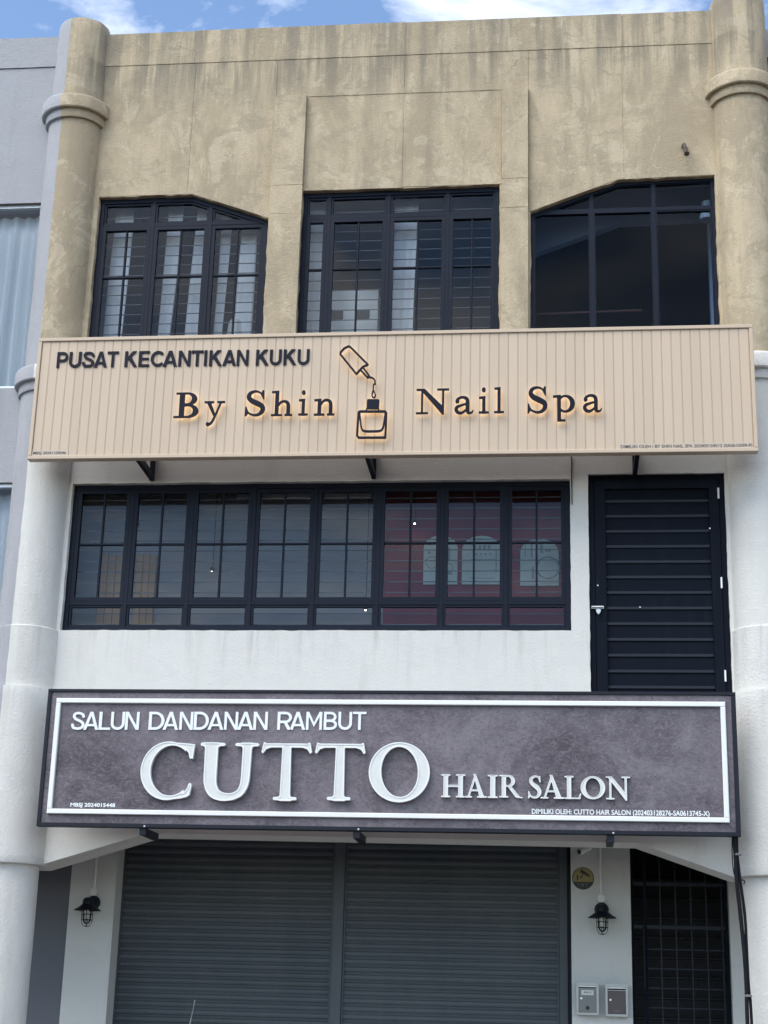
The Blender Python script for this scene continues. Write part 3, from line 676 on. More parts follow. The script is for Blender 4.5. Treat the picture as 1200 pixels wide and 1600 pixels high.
def glyph(ch, style):
    """style 'r': heavy roman capitals of the lower sign; 'b': wide bookish letters of the upper sign"""
    g = G(); K = .05
    if style == 'r':
        sf = lambda a, b2, z: g.line((a, z), (b2, z), SERIF, k=K)
        if ch == 'C':
            g.u(g.edist(.49, .5, .49, .51)); g.sub(g.edist(.555, .505, .375, .435))
            g.cut(g.X-.80)
            g.poly([(.58, .99), (.74, .985), (.86, .975), (.955, .965), (.93, .71), (.875, .715), (.85, .81), (.78, .885), (.66, .925)][::-1])
            g.poly([(.58, .005), (.74, .02), (.86, .05), (.905, .08), (.935, .22), (.925, .285), (.885, .285), (.86, .20), (.80, .125), (.68, .082)])
        if ch == 'O': g.u(g.edist(.5, .5, .5, .51)); g.sub(g.edist(.505, .505, .30, .425, .07))
        if ch == 'U':
            g.stroke([(.185, .97), (.185, .6), (.19, .32), (.25, .16), (.36, .09), (.47, .073), (.58, .09), (.69, .16), (.752, .32), (.765, .6), (.77, .97)],
                     [.215, .21, .205, .185, .155, .13, .12, .12, .135, .145, .15]); g.cut(g.Z-.985); sf(.03, .38, .97); sf(.60, .93, .97)
        if ch == 'T':
            g.poly([(.40, .0), (.60, .0), (.585, .95), (.415, .95)]); sf(.30, .70, .03)
            g.poly([(.05, 1.0), (.10, .975), (.9, .975), (.95, 1.0), (.99, .82), (.955, .80), (.90, .875), (.80, .905), (.60, .905), (.4, .905), (.2, .905), (.10, .875), (.045, .80), (.01, .82)], .015)
        if ch in 'HI':
            for c in ((.17, .71) if ch == 'H' else (.17,)):
                g.box(c-.085, c+.085, .02, .98); sf(c-.145, c+.145, .03); sf(c-.145, c+.145, .97)
            if ch == 'H': g.box(.2, .7, .45, .54)
        if ch == 'A':
            g.poly([(.12, .02), (.20, .02), (.46, .80), (.42, .98)]); g.poly([(.36, 1.0), (.47, 1.0), (.84, .02), (.63, .02)]); g.box(.24, .66, .27, .345)
            sf(.02, .29, .03); sf(.55, .93, .03)
        if ch == 'R':
            g.box(.10, .27, .02, .98); sf(.03, .34, .03); g.line((.03, .97), (.3, .97), SERIF)
            g.u(np.maximum(np.maximum(g.edist(.36, .735, .27, .265), -g.edist(.34, .735, .135, .19)), .2-g.X)); g.poly([(.33, .50), (.48, .50), (.80, .06), (.88, .0), (.72, -.01), (.64, .03)]); g.line((.75, .02), (.9, .0), .05)
        if ch == 'L':
            g.box(.10, .27, .02, .98); sf(.03, .34, .97); g.line((.03, .03), (.6, .03), SERIF, k=K); g.poly([(.45, .0), (.62, .0), (.655, .24), (.615, .24), (.55, .08)])
        if ch == 'S':
            g.stroke([(.52, .80), (.45, .93), (.31, .955), (.17, .87), (.145, .74), (.24, .61), (.40, .49), (.50, .36), (.505, .22), (.41, .075), (.27, .045), (.13, .11), (.07, .25)],
                     [.05, .06, .085, .12, .15, .17, .19, .17, .15, .10, .085, .07, .05])
            g.poly([(.50, .98), (.55, .98), (.56, .70), (.525, .70), (.46, .90)]); g.poly([(.03, .32), (.065, .32), (.13, .12), (.06, .0), (.02, .02)])
        if ch == 'N':
            g.box(.135, .215, .02, .95); g.box(.72, .80, .0, .98); g.poly([(.06, 1.0), (.235, 1.0), (.80, .20), (.80, -.05), (.755, -.05)])
            sf(.04, .31, .03); sf(.62, .90, .97); g.line((.03, .975), (.2, .975), .05)
    else:
        t = .07; sf = lambda a, b2, z: g.box(a, b2, z-t/2, z+t/2, .035)
        if ch == 'B':
            g.box(.20, .37, 0, 1); g.box(.03, .5, 0, .07); g.box(.08, .5, .93, 1)
            g.u(np.maximum(np.maximum(g.edist(.47, .745, .31, .255), -g.edist(.44, .75, .165, .185)), .37-g.X)); g.u(np.maximum(np.maximum(g.edist(.50, .265, .345, .268), -g.edist(.47, .265, .19, .195)), .37-g.X))
            g.sub(g.pdist([(.37, .57), (.44, .57), (.44, .93), (.37, .93)])); g.sub(g.pdist([(.37, .07), (.46, .07), (.46, .455), (.37, .455)]))
        if ch == 'S':
            g.stroke([(.63, .76), (.56, .90), (.39, .965), (.21, .90), (.15, .75), (.24, .61), (.44, .50), (.63, .38), (.66, .22), (.55, .075), (.37, .035), (.17, .12), (.08, .30)],
                     [.05, .06, .08, .12, .155, .18, .2, .18, .155, .11, .08, .065, .05])
            g.poly([(.63, 1.0), (.69, 1.0), (.70, .66), (.65, .66), (.58, .86)]); g.poly([(.04, .36), (.09, .36), (.16, .12), (.08, .0), (.03, 0)])
        if ch == 'N':
            g.box(.19, .255, .03, .95); g.box(.86, .925, .02, .97); g.poly([(.04, 1.0), (.30, 1.0), (.925, .25), (.925, -.03), (.87, -.03), (.20, .92), (.04, .93)]); sf(.03, .42, .035); sf(.70, 1.08, .965)
        if ch in 'hn':
            top = 1.0 if ch == 'h' else .62
            g.box(.15, .28, 0, top); g.poly([(.02, top), (.28, top+.02), (.28, top-.07), (.02, top-.075)])
            g.stroke([(.26, .42), (.36, .555), (.49, .585), (.60, .51), (.625, .36), (.625, .04)], [.07, .08, .095, .125, .13, .13]); sf(.02, .41, .035); sf(.50, .77, .035); g.cut(-g.Z)
        if ch in 'il':
            top = .62 if ch == 'i' else 1.0
            g.box(.17, .31, 0, top); g.poly([(.03, top), (.31, top+.02), (.31, top-.07), (.03, top-.075)]); sf(.02, .46, .035)
            if ch == 'i': g.u(g.edist(.235, .88, .085, .09))
        if ch == 'a':
            g.stroke([(.12, .44), (.14, .53), (.27, .595), (.42, .56), (.475, .44), (.475, .12), (.53, .04), (.63, .06), (.66, .12)], [.12, .09, .08, .11, .13, .13, .08, .055, .045])
            g.u(g.edist(.125, .455, .07, .07)); g.stroke([(.46, .37), (.30, .325), (.13, .26), (.09, .15), (.17, .05), (.30, .055), (.46, .18)], [.06, .07, .10, .125, .10, .08, .06])
        if ch == 'p':
            g.box(.16, .29, -.30, .60); g.poly([(.02, .61), (.29, .63), (.29, .535), (.02, .535)]); sf(.02, .44, -.285); g.u(np.maximum(g.edist(.45, .31, .31, .315), -g.edist(.42, .31, .175, .245)))
            g.sub(np.maximum(np.maximum(g.X-.16, -1-g.Z), g.Z-.5))
        if ch == 'y':
            g.poly([(.08, .58), (.24, .58), (.46, .08), (.40, -.02)]); g.stroke([(.62, .57), (.43, .08), (.30, -.18), (.18, -.25)], [.065, .07, .08, .08]); g.u(g.edist(.165, -.235, .075, .075)); sf(.0, .36, .585); sf(.48, .78, .585)
    return g
def fitbox(loops, bx, ref=None):
    allp = [p for l in (ref or loops) for p in l]
    a0, a1 = min(p[0] for p in allp), max(p[0] for p in allp); c0, c1 = min(p[1] for p in allp), max(p[1] for p in allp)
    x0, x1, z0, z1 = bx
    return [[(x0+(p[0]-a0)/(a1-a0)*(x1-x0), z0+(p[1]-c0)/(c1-c0)*(z1-z0)) for p in l] for l in loops]
def text_mesh(s, depth, bold=0.):
    cu = bpy.data.curves.new('t', 'FONT'); cu.body = s; cu.extrude = depth; cu.offset = bold*1.4; cu.resolution_u = 4
    o = bpy.data.objects.new('t', cu); C.objects.link(o); dg = bpy.context.evaluated_depsgraph_get(); dg.update()
    me = bpy.data.meshes.new_from_object(o.evaluated_get(dg)); bpy.data.objects.remove(o)
    vs = np.array([v.co[:] for v in me.vertices]); fs = [tuple(p.vertices) for p in me.polygons]; bpy.data.meshes.remove(me); return vs, fs
def fit_text(s, bx, y0, y1, bold=0.):
    """flat text as world vertices inside bx = (x0, x1, z0, z1); front at y0"""
    vs, fs = text_mesh(s, .5, bold); a, b2 = vs.min(0), vs.max(0); x0, x1, z0, z1 = bx
    X = x0+(vs[:, 0]-a[0])/(b2[0]-a[0])*(x1-x0); Z = z0+(vs[:, 1]-a[1])/(b2[1]-a[1])*(z1-z0); Y = np.where(vs[:, 2] > 0, y0, y1)
    return np.stack([X, Y, Z], 1), fs
def islands(vs, fs):
    # weld by position so that front, back and sides of one letter hang together
    key = {}; rep = []
    for v in vs: rep.append(key.setdefault(tuple(np.round(v, 5)), len(key)))
    par = list(range(len(key)))
    def fnd(i):
        while par[i] != i: par[i] = par[par[i]]; i = par[i]
        return i
    for f in fs:
        for a in f[1:]: par[fnd(rep[f[0]])] = fnd(rep[a])
    out = {}
    for f in fs: out.setdefault(fnd(rep[f[0]]), []).append(f)
    r = []
    for l in out.values():
        ids = sorted({i for f in l for i in f}); mp = {i: k for k, i in enumerate(ids)}; r.append((vs[ids], [tuple(mp[i] for i in f) for f in l]))
    return sorted(r, key=lambda q: q[0][:, 0].min())
# ------------------------------------------------------------------ upper sign
US = empty('shop_sign', (0, -.54, 6.346), 'beige plank-clad shop sign with dark backlit lettering and a nail polish bottle', 'shop sign')
sx0, sx1, sz0, sz1 = -3.250, 3.243, 6.346, 7.536; FY = -.60
MB().box(sx0+.01, sx1-.01, FY+.014, FY+.07, sz0+.01, sz1-.01).build('backing_panel', 'sign_back', US)
NPL = 76; pw = (sx1-sx0-.07)/NPL; q = MB(); h0, h1 = sz0+.036, sz1-.036; e = .0008
prof = [(e, .012), (e, .003), (.004, 0), (pw-.009, 0), (pw-.0065, .003), (pw-e, .0035), (pw-e, .012)]
vs = [(x, FY+y, z) for z in (h0, h1) for x, y in prof]; n = len(prof)
me = bpy.data.meshes.new('plank'); me.from_pydata(vs, [], [(i, i+1, n+i+1, n+i) for i in range(n-1)]+[tuple(range(n-1, -1, -1)), tuple(range(n, 2*n))]); me.materials.append(MATS['tan_board'])
for i in range(NPL):
    o = link('plank', me, None, US); o.location.x += sx0+.035+i*pw; o.location.y += random.uniform(0, .0012)
for x0, x1, z0, z1 in ((sx0, sx1, sz0, sz0+.034), (sx0, sx1, sz1-.034, sz1)): MB().bbox(x0, x1, FY-.014, FY+.072, z0, z1, .004).build('trim', 'tan_trim', US)
for x0, x1 in ((sx0, sx0+.033), (sx1-.033, sx1)): MB().bbox(x0, x1, FY-.0135, FY+.0715, sz0+.0345, sz1-.0345, .004).build('trim', 'tan_trim', US)
LY = FY-.05          # front of the stand-off letters
def boxpx(x0, x1, y0, y1, Y):
    a = un(x0, (y0+y1)/2, Y)[0]; b2 = un(x1, (y0+y1)/2, Y)[0]; xm = (x0+x1)/2
    return a, b2, un(xm, y1, Y)[1], un(xm, y0, Y)[1]
cache = {}
def letter(ch, style, bx, y0, th, mat, parent, rim=None, back=False):
    k = ch+style
    if k not in cache:
        g_ = glyph(ch, style) if style in 'rb' else sans(ch, .170 if style == 'A' else .14); cache[k] = (g_.loops(), g_.loops(-.022 if style == 'r' else -.012), g_)
    full, ins, g_ = cache[k]
    lo = fitbox(full, bx); li = fitbox(ins, bx, full)
    if rim:
        o = MB().prism(li, y0+.004, y0+th-.002).build('letter', mat, parent)
        MB().prism(lo+li, y0, y0+th).build('letter_rim', rim, o)
    else: o = MB().prism(lo, y0, y0+th).build('letter', mat, parent)
    if back: MB().prism(li, y0+th+.001, y0+th+.004).build('backlight', 'led_warm', o)
    return o
up_letters = [('B', 272, 310.5, 613, 652.5), ('y', 318.5, 350.5, 626.5, 665.5), ('S', 383, 414.5, 609.5, 650), ('h', 424, 457, 610, 649.5), ('i', 466.5, 481.5, 609.5, 649),
              ('n', 490.6, 522.8, 622.5, 648.8), ('N', 650, 701.5, 607, 647.6), ('a', 710, 740, 618.5, 647), ('i', 748, 764, 605, 645.8), ('l', 772, 787.5, 604.5, 645.2),
              ('S', 824, 855.5, 603.3, 645.6), ('p', 864, 898.5, 616.5, 658), ('a', 910.7, 940.5, 615.5, 644.2)]
for ch, a, b2, c, d in up_letters: letter(ch, 'b', boxpx(a, b2, c, d, LY), LY, .016, 'letter_navy', US, back=True)
# nail polish bottle, drawn in millimetre-like units of its own outline
gb = G(200, -10, 190, .55); gb.x0 = -10; gb.X, gb.Z = np.meshgrid(np.arange(-10, 200, .55), np.arange(-10, 190, .55)); gb.d = np.full_like(gb.X, 9.)
f_ = lambda pts: [(x/6.667, (1133-y)/6.667) for x, y in pts]
def pl(pts, w, closed=False):
    p = f_(pts)
    if closed: p = p+[p[0]]
    for a, b2 in zip(p, p[1:]): gb.line(a, b2, w)
pl([(80, 135), (118, 92), (165, 70), (182, 78), (365, 262), (312, 285), (245, 360), (78, 155)], 3.0, True)
pl([(292, 320), (362, 398), (378, 378), (318, 298)], 2.8)
gb.stroke(f_([(365, 392), (410, 400), (437, 425), (440, 462)]), [3.2, 2.8, 2.2, 2.6]); gb.stroke(f_([(436, 462), (422, 480), (420, 540)]), [2.4, 1.8, 1.8])
gb.stroke(f_([(420, 530), (409, 570), (412, 596), (428, 606), (440, 594), (441, 570), (424, 532)]), 2.0)
gb.poly(f_([(356, 632), (366, 622), (476, 622), (486, 634), (480, 728), (352, 728)])); pl([(350, 724), (350, 745)], 1.8); pl([(478, 724), (480, 745)], 1.8)
gb.stroke(f_([(268, 760), (258, 900), (252, 1000)]), 3.2); pl([(252, 1000), (268, 1024), (546, 1022)], 3.4); gb.stroke(f_([(546, 1020), (552, 900), (557, 768)]), 3.2)
pl([(268, 760), (285, 750), (545, 750), (557, 768)], 3.6)
gb.stroke(f_([(278, 765), (288, 860), (300, 930), (330, 955), (420, 957), (490, 952), (520, 925), (535, 850), (548, 765)]), [2.4, 2.6, 2.8, 3.2, 3.4, 3.2, 2.8, 2.6, 2.4])
bl = gb.loops(0, .12); bi = gb.loops(-.55, .12)
bbx = [p for l in bl for p in l]; mnx, mxx = min(p[0] for p in bbx), max(p[0] for p in bbx); mnz, mxz = min(p[1] for p in bbx), max(p[1] for p in bbx)
bb = boxpx(520+mnx, 520+mxx, 700-mxz, 700-mnz, LY)
def fit2(ls):
    # the outline was read in the picture's slightly leaning frame: take the lean out with the plane of the sign
    out = []
    for l in ls: out.append([un(520+x, 700-z, LY) for x, z in l])
    return out
o = MB().prism(fit2(bl), LY, LY+.016).build('bottle_emblem', 'letter_navy', US); MB().prism(fit2(bi), LY+.017, LY+.020).build('backlight', 'led_warm', o)
pk = zip('PUSATKECANTIKANKUKU', (89, 108, 128.5, 147.5, 167.5, 195, 217, 235.5, 255, 279, 299, 319, 327, 348, 370, 400, 421.5, 443, 465), (106, 127, 147.5, 167.5, 185, 214.5, 233.5, 255, 277, 298, 317.5, 323.5, 347, 369, 388.5, 420, 440, 463, 483.5))
for ch, a, b2 in pk:
    t = (a-89)/395; letter(ch, 'A', boxpx(a, b2, 550-4.8*t, 574.4-4.8*t, FY-.008), FY-.010, .009, 'letter_navy', US)
ba = boxpx(52, 103, 705, 711, FY-.002)
mesh('licence_text', *fit_text('MBSJ 20241100246', (ba[0], ba[1], ba[2], ba[2]+.034), FY-.0025, FY-.0015, .01), 'vinyl_dark', US)
MB().box(ba[0]-.012, ba[1]+.02, FY-.0012, FY+.004, ba[2]-.012, ba[2]+.046).build('licence_strip', 'vinyl_clear', US)
bc = boxpx(970, 1175.5, 693, 701, FY-.002)
mesh('licence_text', *fit_text('DIMILIKI OLEH | BY SHIN NAIL SPA 202403154512 (SA0615599-P)', (bc[0], bc[1], bc[2], bc[2]+.040), FY-.0025, FY-.0015, .008), 'vinyl_dark', US)
MB().box(bc[0]-.015, bc[1]+.01, FY-.0012, FY+.004, bc[2]-.012, bc[2]+.052).build('licence_strip', 'vinyl_clear', US)
for x in (-2.245, -.16, 2.215):
    m_ = MB().box(x-.02, x+.02, -.045, -.001, 6.33, 6.62); m_.box(x-.02, x+.02, FY+.071, -.0455, 6.58, 6.62)
    m_.add([(x+s*.0195, y, z) for s in (-1, 1) for y, z in ((FY+.10, 6.42), (FY+.06, 6.345), (-.046, 6.335), (-.046, 6.385))], [(0, 1, 2, 3), (7, 6, 5, 4), (0, 4, 5, 1), (1, 5, 6, 2), (2, 6, 7, 3), (3, 7, 4, 0)])
    m_.build('bracket', 'black_steel', US)
# ------------------------------------------------------------------ lower sign
LS = empty('shop_sign', (0, -.4, 3.087), 'dark framed hair salon sign with mottled plum panel and raised white lettering', 'shop sign')
lx0, lx1, lz0, lz1 = -2.907, 2.981, 3.087, 4.270; GY = -.46
MB().box(lx0+.02, lx1-.02, GY, GY+.07, lz0+.02, lz1-.02).build('panel', 'plum_panel', LS)
for z0, z1 in ((lz0, lz0+.033), (lz1-.026, lz1)): MB().bbox(lx0, lx1, GY-.014, GY+.075, z0, z1, .003).build('frame_rail', 'black_steel', LS)
for x0, x1 in ((lx0, lx0+.033), (lx1-.037, lx1)): MB().bbox(x0, x1, GY-.0135, GY+.0745, lz0+.0335, lz1-.0265, .003).build('frame_rail', 'black_steel', LS)
wx0, wx1, wz0, wz1, wt = -2.822, 2.893, 3.193, 4.186, .041
for z0, z1 in ((wz0, wz0+wt), (wz1-wt, wz1)): MB().bbox(wx0, wx1, GY-.03, GY-.0005, z0, z1, .005).build('border_strip', 'border_white', LS)
for x0, x1 in ((wx0, wx0+wt), (wx1-wt, wx1)): MB().bbox(x0, x1, GY-.0298, GY-.0005, wz0+wt+.0005, wz1-wt-.0005, .005).build('border_strip', 'border_white', LS)
KY = GY-.055
lo_letters = [('C', 219.5, 302, 1158.5, 1250), ('U', 311, 402.5, 1160, 1251.5), ('T', 407, 486, 1159.5, 1251.5), ('T', 491, 570, 1160, 1251.5), ('O', 576, 671.5, 1159.5, 1253.5)]
for ch, a, b2, c, d in lo_letters: letter(ch, 'r', boxpx(a, b2, c, d, KY), KY, .045, 'letter_white', LS, rim='letter_rim')
hs_ = [('H', 34, 176), ('A', 172, 304), ('I', 307, 367), ('R', 375, 512), ('S', 544, 622), ('A', 616, 758), ('L', 757, 855), ('O', 852, 996), ('N', 1000, 1143)]
tops = {'H': 75, 'A': 71, 'I': 78, 'R': 78, 'S': 82, 'L': 86, 'O': 85, 'N': 90}
for i, (ch, a, b2) in enumerate(hs_):
    dy_ = (a-34)/1100*15; t0 = 74+dy_-(4 if ch == 'A' else 0); b0 = 209+dy_+(6 if ch == 'N' else 0)
    letter(ch, 'r', boxpx(680+a/3.75, 680+b2/3.75, 1190+t0/3.75, 1190+b0/3.75, KY+.02), KY+.02, .03, 'letter_white', LS, rim='letter_rim')
pk = zip('SALUNDANDANANRAMBUT', (111.6, 131, 154.8, 173.4, 195.8, 232.6, 255, 280.6, 303, 325, 350.6, 371.5, 396.2, 433.6, 453.5, 478.4, 506, 528.7, 551.3), (132.6, 154.4, 173, 195, 217.6, 257, 279, 301.8, 326.3, 349.5, 372, 396, 418.4, 456, 477.4, 503.2, 526.8, 550, 572.3))
for ch, a, b2 in pk: letter(ch, 'L', boxpx(a, b2, 1112.2, 1140.4, GY-.008), GY-.010, .009, 'vinyl_white', LS)
ba = boxpx(110, 180, 1255, 1262.5, GY)
mesh('licence_text', *fit_text('MBSJ 2024015448', (ba[0], ba[1], ba[2], ba[2]+.042), GY-.002, GY-.0005, .02), 'vinyl_white', LS)
bc = boxpx(831, 1108.5, 1264.5, 1275, GY)
mesh('licence_text', *fit_text('DIMILIKI OLEH: CUTTO HAIR SALON (202403128276-SA0613745-X)', (bc[0], bc[1], bc[2]-.005, bc[2]+.05), GY-.002, GY-.0005, .012), 'vinyl_white', LS)
for x in (-1.985, -.165, 1.935):
    MB().box(x-.028, x+.028, GY+.01, -.001, 3.03, 3.0865).build('bracket', 'black_steel', LS)
    MB().lathe([(.008, GY-.02), (.008, GY-.0136)], (x+.02, lz0+.012), 8, 'y').build('bolt', 'steel', LS)
# ------------------------------------------------------------------ wall lamps
def wall_lamp(x, zr, label):
    """zr: height of the shade rim"""
    y0 = AY; yc = AY-.19
    R_ = empty('wall_lamp', (x, AY, zr-.15), label, 'lamp', 'barn lamps in the arcade')
    MB().lathe([(.066, y0-.022), (.062, y0-.028), (.0, y0-.031)][::-1]+[(.066, y0-.0005)], (x, zr+.085), 28, 'y').build('wall_plate', 'black_steel', R_, False)
    MB().tube([(x, y0-.028, zr+.10), (x, y0-.09, zr+.115), (x, yc+.04, zr+.11), (x, yc, zr+.085)], .012).build('arm', 'black_steel', R_)
    MB().lathe([(.127, zr), (.130, zr+.004), (.10, zr+.022), (.062, zr+.050), (.052, zr+.060), (.05, zr+.095), (.042, zr+.112), (.02, zr+.122), (.0, zr+.124)], (x, yc), 32, cap=False).build('shade', 'black_steel', R_, True)
    MB().lathe([(.0, zr+.045), (.06, zr+.047), (.124, zr+.001)][::-1], (x, yc), 32, cap=False).build('shade_lining', 'black_steel', R_, True)
    MB().lathe([(0, zr-.125), (.022, zr-.118), (.036, zr-.098), (.040, zr-.07), (.040, zr+.03)], (x, yc), 20, cap=False).build('glass_jar', 'jar_glass', R_, True)
    MB().lathe([(.0, zr-.075), (.016, zr-.068), (.022, zr-.045), (.014, zr-.015), (.013, zr+.02)], (x, yc), 16, cap=False).build('bulb', 'lamp_clear', R_, True)
    cg = MB()
    for k in range(4):
        a = k*math.pi/2+.15; cx, sy = math.cos(a), math.sin(a)
        cg.tube([(x+cx*r, yc+sy*r, zr+h) for r, h in ((.051, .0), (.051, -.085), (.047, -.11), (.035, -.132), (.018, -.144), (0, -.147))], .0035, 6)
    for h in (-.035, -.085): cg.tube([(x+.051*math.cos(2*math.pi*k/20), yc+.051*math.sin(2*math.pi*k/20), zr+h) for k in range(21)], .0035, 6)
    cg.build('cage', 'black_steel', R_)
    MB().lathe([(.035, y0-.03), (.035, y0-.0005)], (x-.003, zr+.185), 20, 'y').build('junction_box', 'white_plastic', R_)
    MB().tube([(x-.003, y0-.012, zr+.20), (x-.003, y0-.012, 3.34)], .0125).build('conduit', 'white_plastic', R_)
wall_lamp(1.897, 2.525, 'black barn lamp on the white pillar above the two letter boxes')
xl = un(146.5, 1411, AY)[0]
wall_lamp(xl, 2.497, 'black barn lamp on the white pillar left of the roller shutter')
# ------------------------------------------------------------------ letter boxes
def letter_box(x0, x1, z0, z1, panel, label):
    y1 = AY-.0005; y0 = AY-.075
    R_ = empty('letter_box', ((x0+x1)/2, AY, z0), label, 'letter box', 'letter boxes on the pillar')
    MB().bbox(x0+.004, x1-.004, y0+.006, y1, z0+.004, z1-.004, .012).build('body', 'steel', R_)
    o_ = rect(x0, x1, z0, z1); i_ = rect(x0+.02, x1-.02, z0+.02, z1-.02); c_ = .012
    oc = [(x0+c_, z0), (x1-c_, z0), (x1, z0+c_), (x1, z1-c_), (x1-c_, z1), (x0+c_, z1), (x0, z1-c_), (x0, z0+c_)]
    MB().prism([oc, i_], y0-.008, y0+.012).build('front_frame', 'box_trim', R_)
    MB().bbox(x0+.021, x1-.021, y0-.001, y0+.005, z0+.021, z1-.052, .002).build('door_panel', panel, R_)
    MB().box(x0+.021, x1-.021, y0+.0005, y0+.005, z1-.048, z1-.021).build('slot_plate', 'dark_slot', R_)
    MB().bbox(x0+.022, x1-.022, y0-.004, y0+.004, z1-.036, z1-.0215, .002).build('slot_flap', 'steel', R_)
    MB().lathe([(.010, y0-.012), (.010, y0-.0012)], (x0+.045, (z0+z1)/2+.005), 14, 'y').build('lock', 'knob_silver', R_)
    return R_, y0
xa, xb, za, zb = boxpx(900.5, 935.5, 1536, 1586, AY-.08)
R_, y0 = letter_box(xa, xb, za, zb, 'mail_panel_green', 'letter box with a white name tag and grey-green door')
MB().box(xa+.045, xb-.045, y0-.003, y0-.0012, zb-.105, zb-.062).build('name_tag', 'paper', R_)
for i, w_ in enumerate((.012, .010, .012, .006, .009)): MB().box(xa+.072+i*.014, xa+.072+i*.014+w_*.6, y0-.0036, y0-.0031, zb-.088, zb-.074).build('handwriting', 'vinyl_dark', R_)
MB().lathe([(.018, y0-.003), (.018, y0-.0012)], ((xa+xb)/2, za+.062), 18, 'y').build('emblem', 'sticker_black', R_)
xa, xb, za, zb = boxpx(946, 981.5, 1538.5, 1588.5, AY-.08)
R_, y0 = letter_box(xa, xb, za, zb, 'mail_panel_brown', 'letter box with a plain brown door, right of the tagged one')
MB().prism([[((xa+xb)/2+.035*math.cos(t), za+.050+.010*math.sin(t)) for t in np.linspace(0, 2*math.pi, 20, endpoint=False)]], y0-.003, y0-.0012).build('emblem', 'sticker_grey', R_)
# ------------------------------------------------------------------ security notice and camera
nx_, nz_ = un(911, 1372.5, AY); r_ = .102
circ = lambda r, n=40, cx=nx_, cz=nz_: [(cx+r*math.cos(2*math.pi*k/n), cz+r*math.sin(2*math.pi*k/n)) for k in range(n)]
R_ = empty('notice_plate', (nx_, AY, nz_-r_), 'round yellow and black security camera notice on the white pillar', 'notice')
MB().prism([circ(r_)], AY-.004, AY-.0003).build('plate', 'sticker_black', R_)
MB().prism([clip(circ(r_*.93), nx_-1, nx_+1, nz_-.032, nz_+1)], AY-.0055, AY-.0041).build('yellow_field', 'sticker_yellow', R_)
ct = lambda pts: [(nx_+(x-310)/160*r_, nz_-(y-525)/165*r_) for x, y in pts]
pic = MB().prism([ct([(268, 420), (285, 392), (405, 470), (412, 495), (390, 500), (270, 440)][::-1])], AY-.0070, AY-.0056)
pic.prism([ct([(300, 465), (312, 470), (290, 520), (262, 525), (258, 508), (280, 505)][::-1])], AY-.0068, AY-.0056)
pic.prism([ct([(218, 475), (240, 478), (242, 550), (222, 552)][::-1])], AY-.0066, AY-.0056)
pic.build('camera_pictogram', 'sticker_black', R_)
tm = MB()
for x0, x1, y0_, y1_ in ((225, 245, 595, 620), (252, 285, 605, 618), (292, 322, 600, 640), (345, 365, 600, 618), (372, 398, 600, 612), (350, 385, 636, 648), (232, 300, 640, 646)):
    a = ct([(x0, y1_), (x1, y0_)]); tm.box(a[0][0], a[1][0], AY-.0050, AY-.0041, a[0][1], a[1][1])
tm.build('lettering', 'sticker_grey', R_)
sx_, sz_ = un(905, 1331, AY-.15)
R_ = empty('security_camera', (sx_+.1, AY, sz_), 'small white bullet camera under the beam beside the shutter', 'camera')
d_ = Vector((-.55, -.62, -.35)).normalized(); p0 = Vector((sx_, AY-.16, sz_)); p1 = p0-d_*.15
MB().tube([p0, p0-d_*.01, p1], [.028, .034, .034], 16).build('housing', 'white_plastic', R_)
MB().tube([p0+d_*.004, p0-d_*.004], .024, 16).build('lens_window', 'dark_slot', R_)
MB().tube([p1+d_*.05, p1+Vector((.02, .03, .06)), (p1.x+.02, AY-.0, p1.z+.08)], .011).build('arm', 'white_plastic', R_)
# ------------------------------------------------------------------ cables, pipe stub
def pxpath(pts): return [Vector((un(x, y, Y)[0], Y, un(x, y, Y)[1])) for x, y, Y in pts]
def smoothpath(p, k=6):
    out = []
    for i in range(len(p)-1):
        a, b2, c, d = p[max(i-1, 0)], p[i], p[i+1], p[min(i+2, len(p)-1)]
        for t in np.arange(0, 1, 1/k): t = float(t); out.append(.5*((2*b2)+(c-a)*t+(2*a-5*b2+4*c-d)*t*t+(3*b2-a-3*c+d)*t**3))
    return out+[p[-1]]
R_ = empty('cable_bundle', (3.0, -.3, .15), 'black cables running down from the lower sign past the right column', 'cable')
pa = pxpath([(1146, 1300, -.38), (1149, 1335, -.36), (1151, 1375, -.345), (1157, 1430, -.33), (1163, 1490, -.32), (1166.5, 1545, -.31), (1168, 1600, -.31)])
pa.append(Vector((pa[-1].x, -.31, .16)))
MB().tube(smoothpath(pa), .016, 8).build('cable', 'cable_black', R_)
pb = [p+Vector((.027-.01*math.sin(i*1.7), .012, 0)) for i, p in enumerate(pa)]; MB().tube(smoothpath(pb), .012, 8).build('cable', 'cable_black', R_)
pc = pxpath([(1144, 1300, -.36), (1144, 1335, -.33), (1146, 1360, -.33), (1151, 1372, -.34), (1163, 1376, -.33), (1162, 1382, -.33)]); MB().tube(smoothpath(pc), .005, 6).build('thin_cable', 'cable_black', R_)
for x, y, Y in ((1151, 1335, -.36), (1167, 1556, -.31)):
    p = pxpath([(x, y, Y)])[0]; MB().lathe([(.02, p.z-.01), (.03, p.z-.006), (.03, p.z+.006), (.02, p.z+.01)], (p.x+.012, p.y), 14).build('cable_tie', 'clip_grey', R_)
x, z = un(892, 708, -.03)
tag(MB().tube(smoothpath([Vector((x-.01, -.30, z+.05)), Vector((x-.01, -.2, z+.04)), Vector((x, -.03, z)), Vector((x+.006, -.008, z-.06)), Vector((x+.004, -.007, 6.30)), Vector((x+.006, -.006, 6.1)), Vector((x+.004, .01, 6.07))]), .005, 6).build('thin_cable', 'cable_black'), 'thin black cable hanging beneath the beige sign beside the window band', 'cable')
x, z = un(1070, 238, 0); R_ = empty('pipe_stub', (x, 0, z), 'short rusty drain pipe stub poking from the ochre wall', 'pipe')
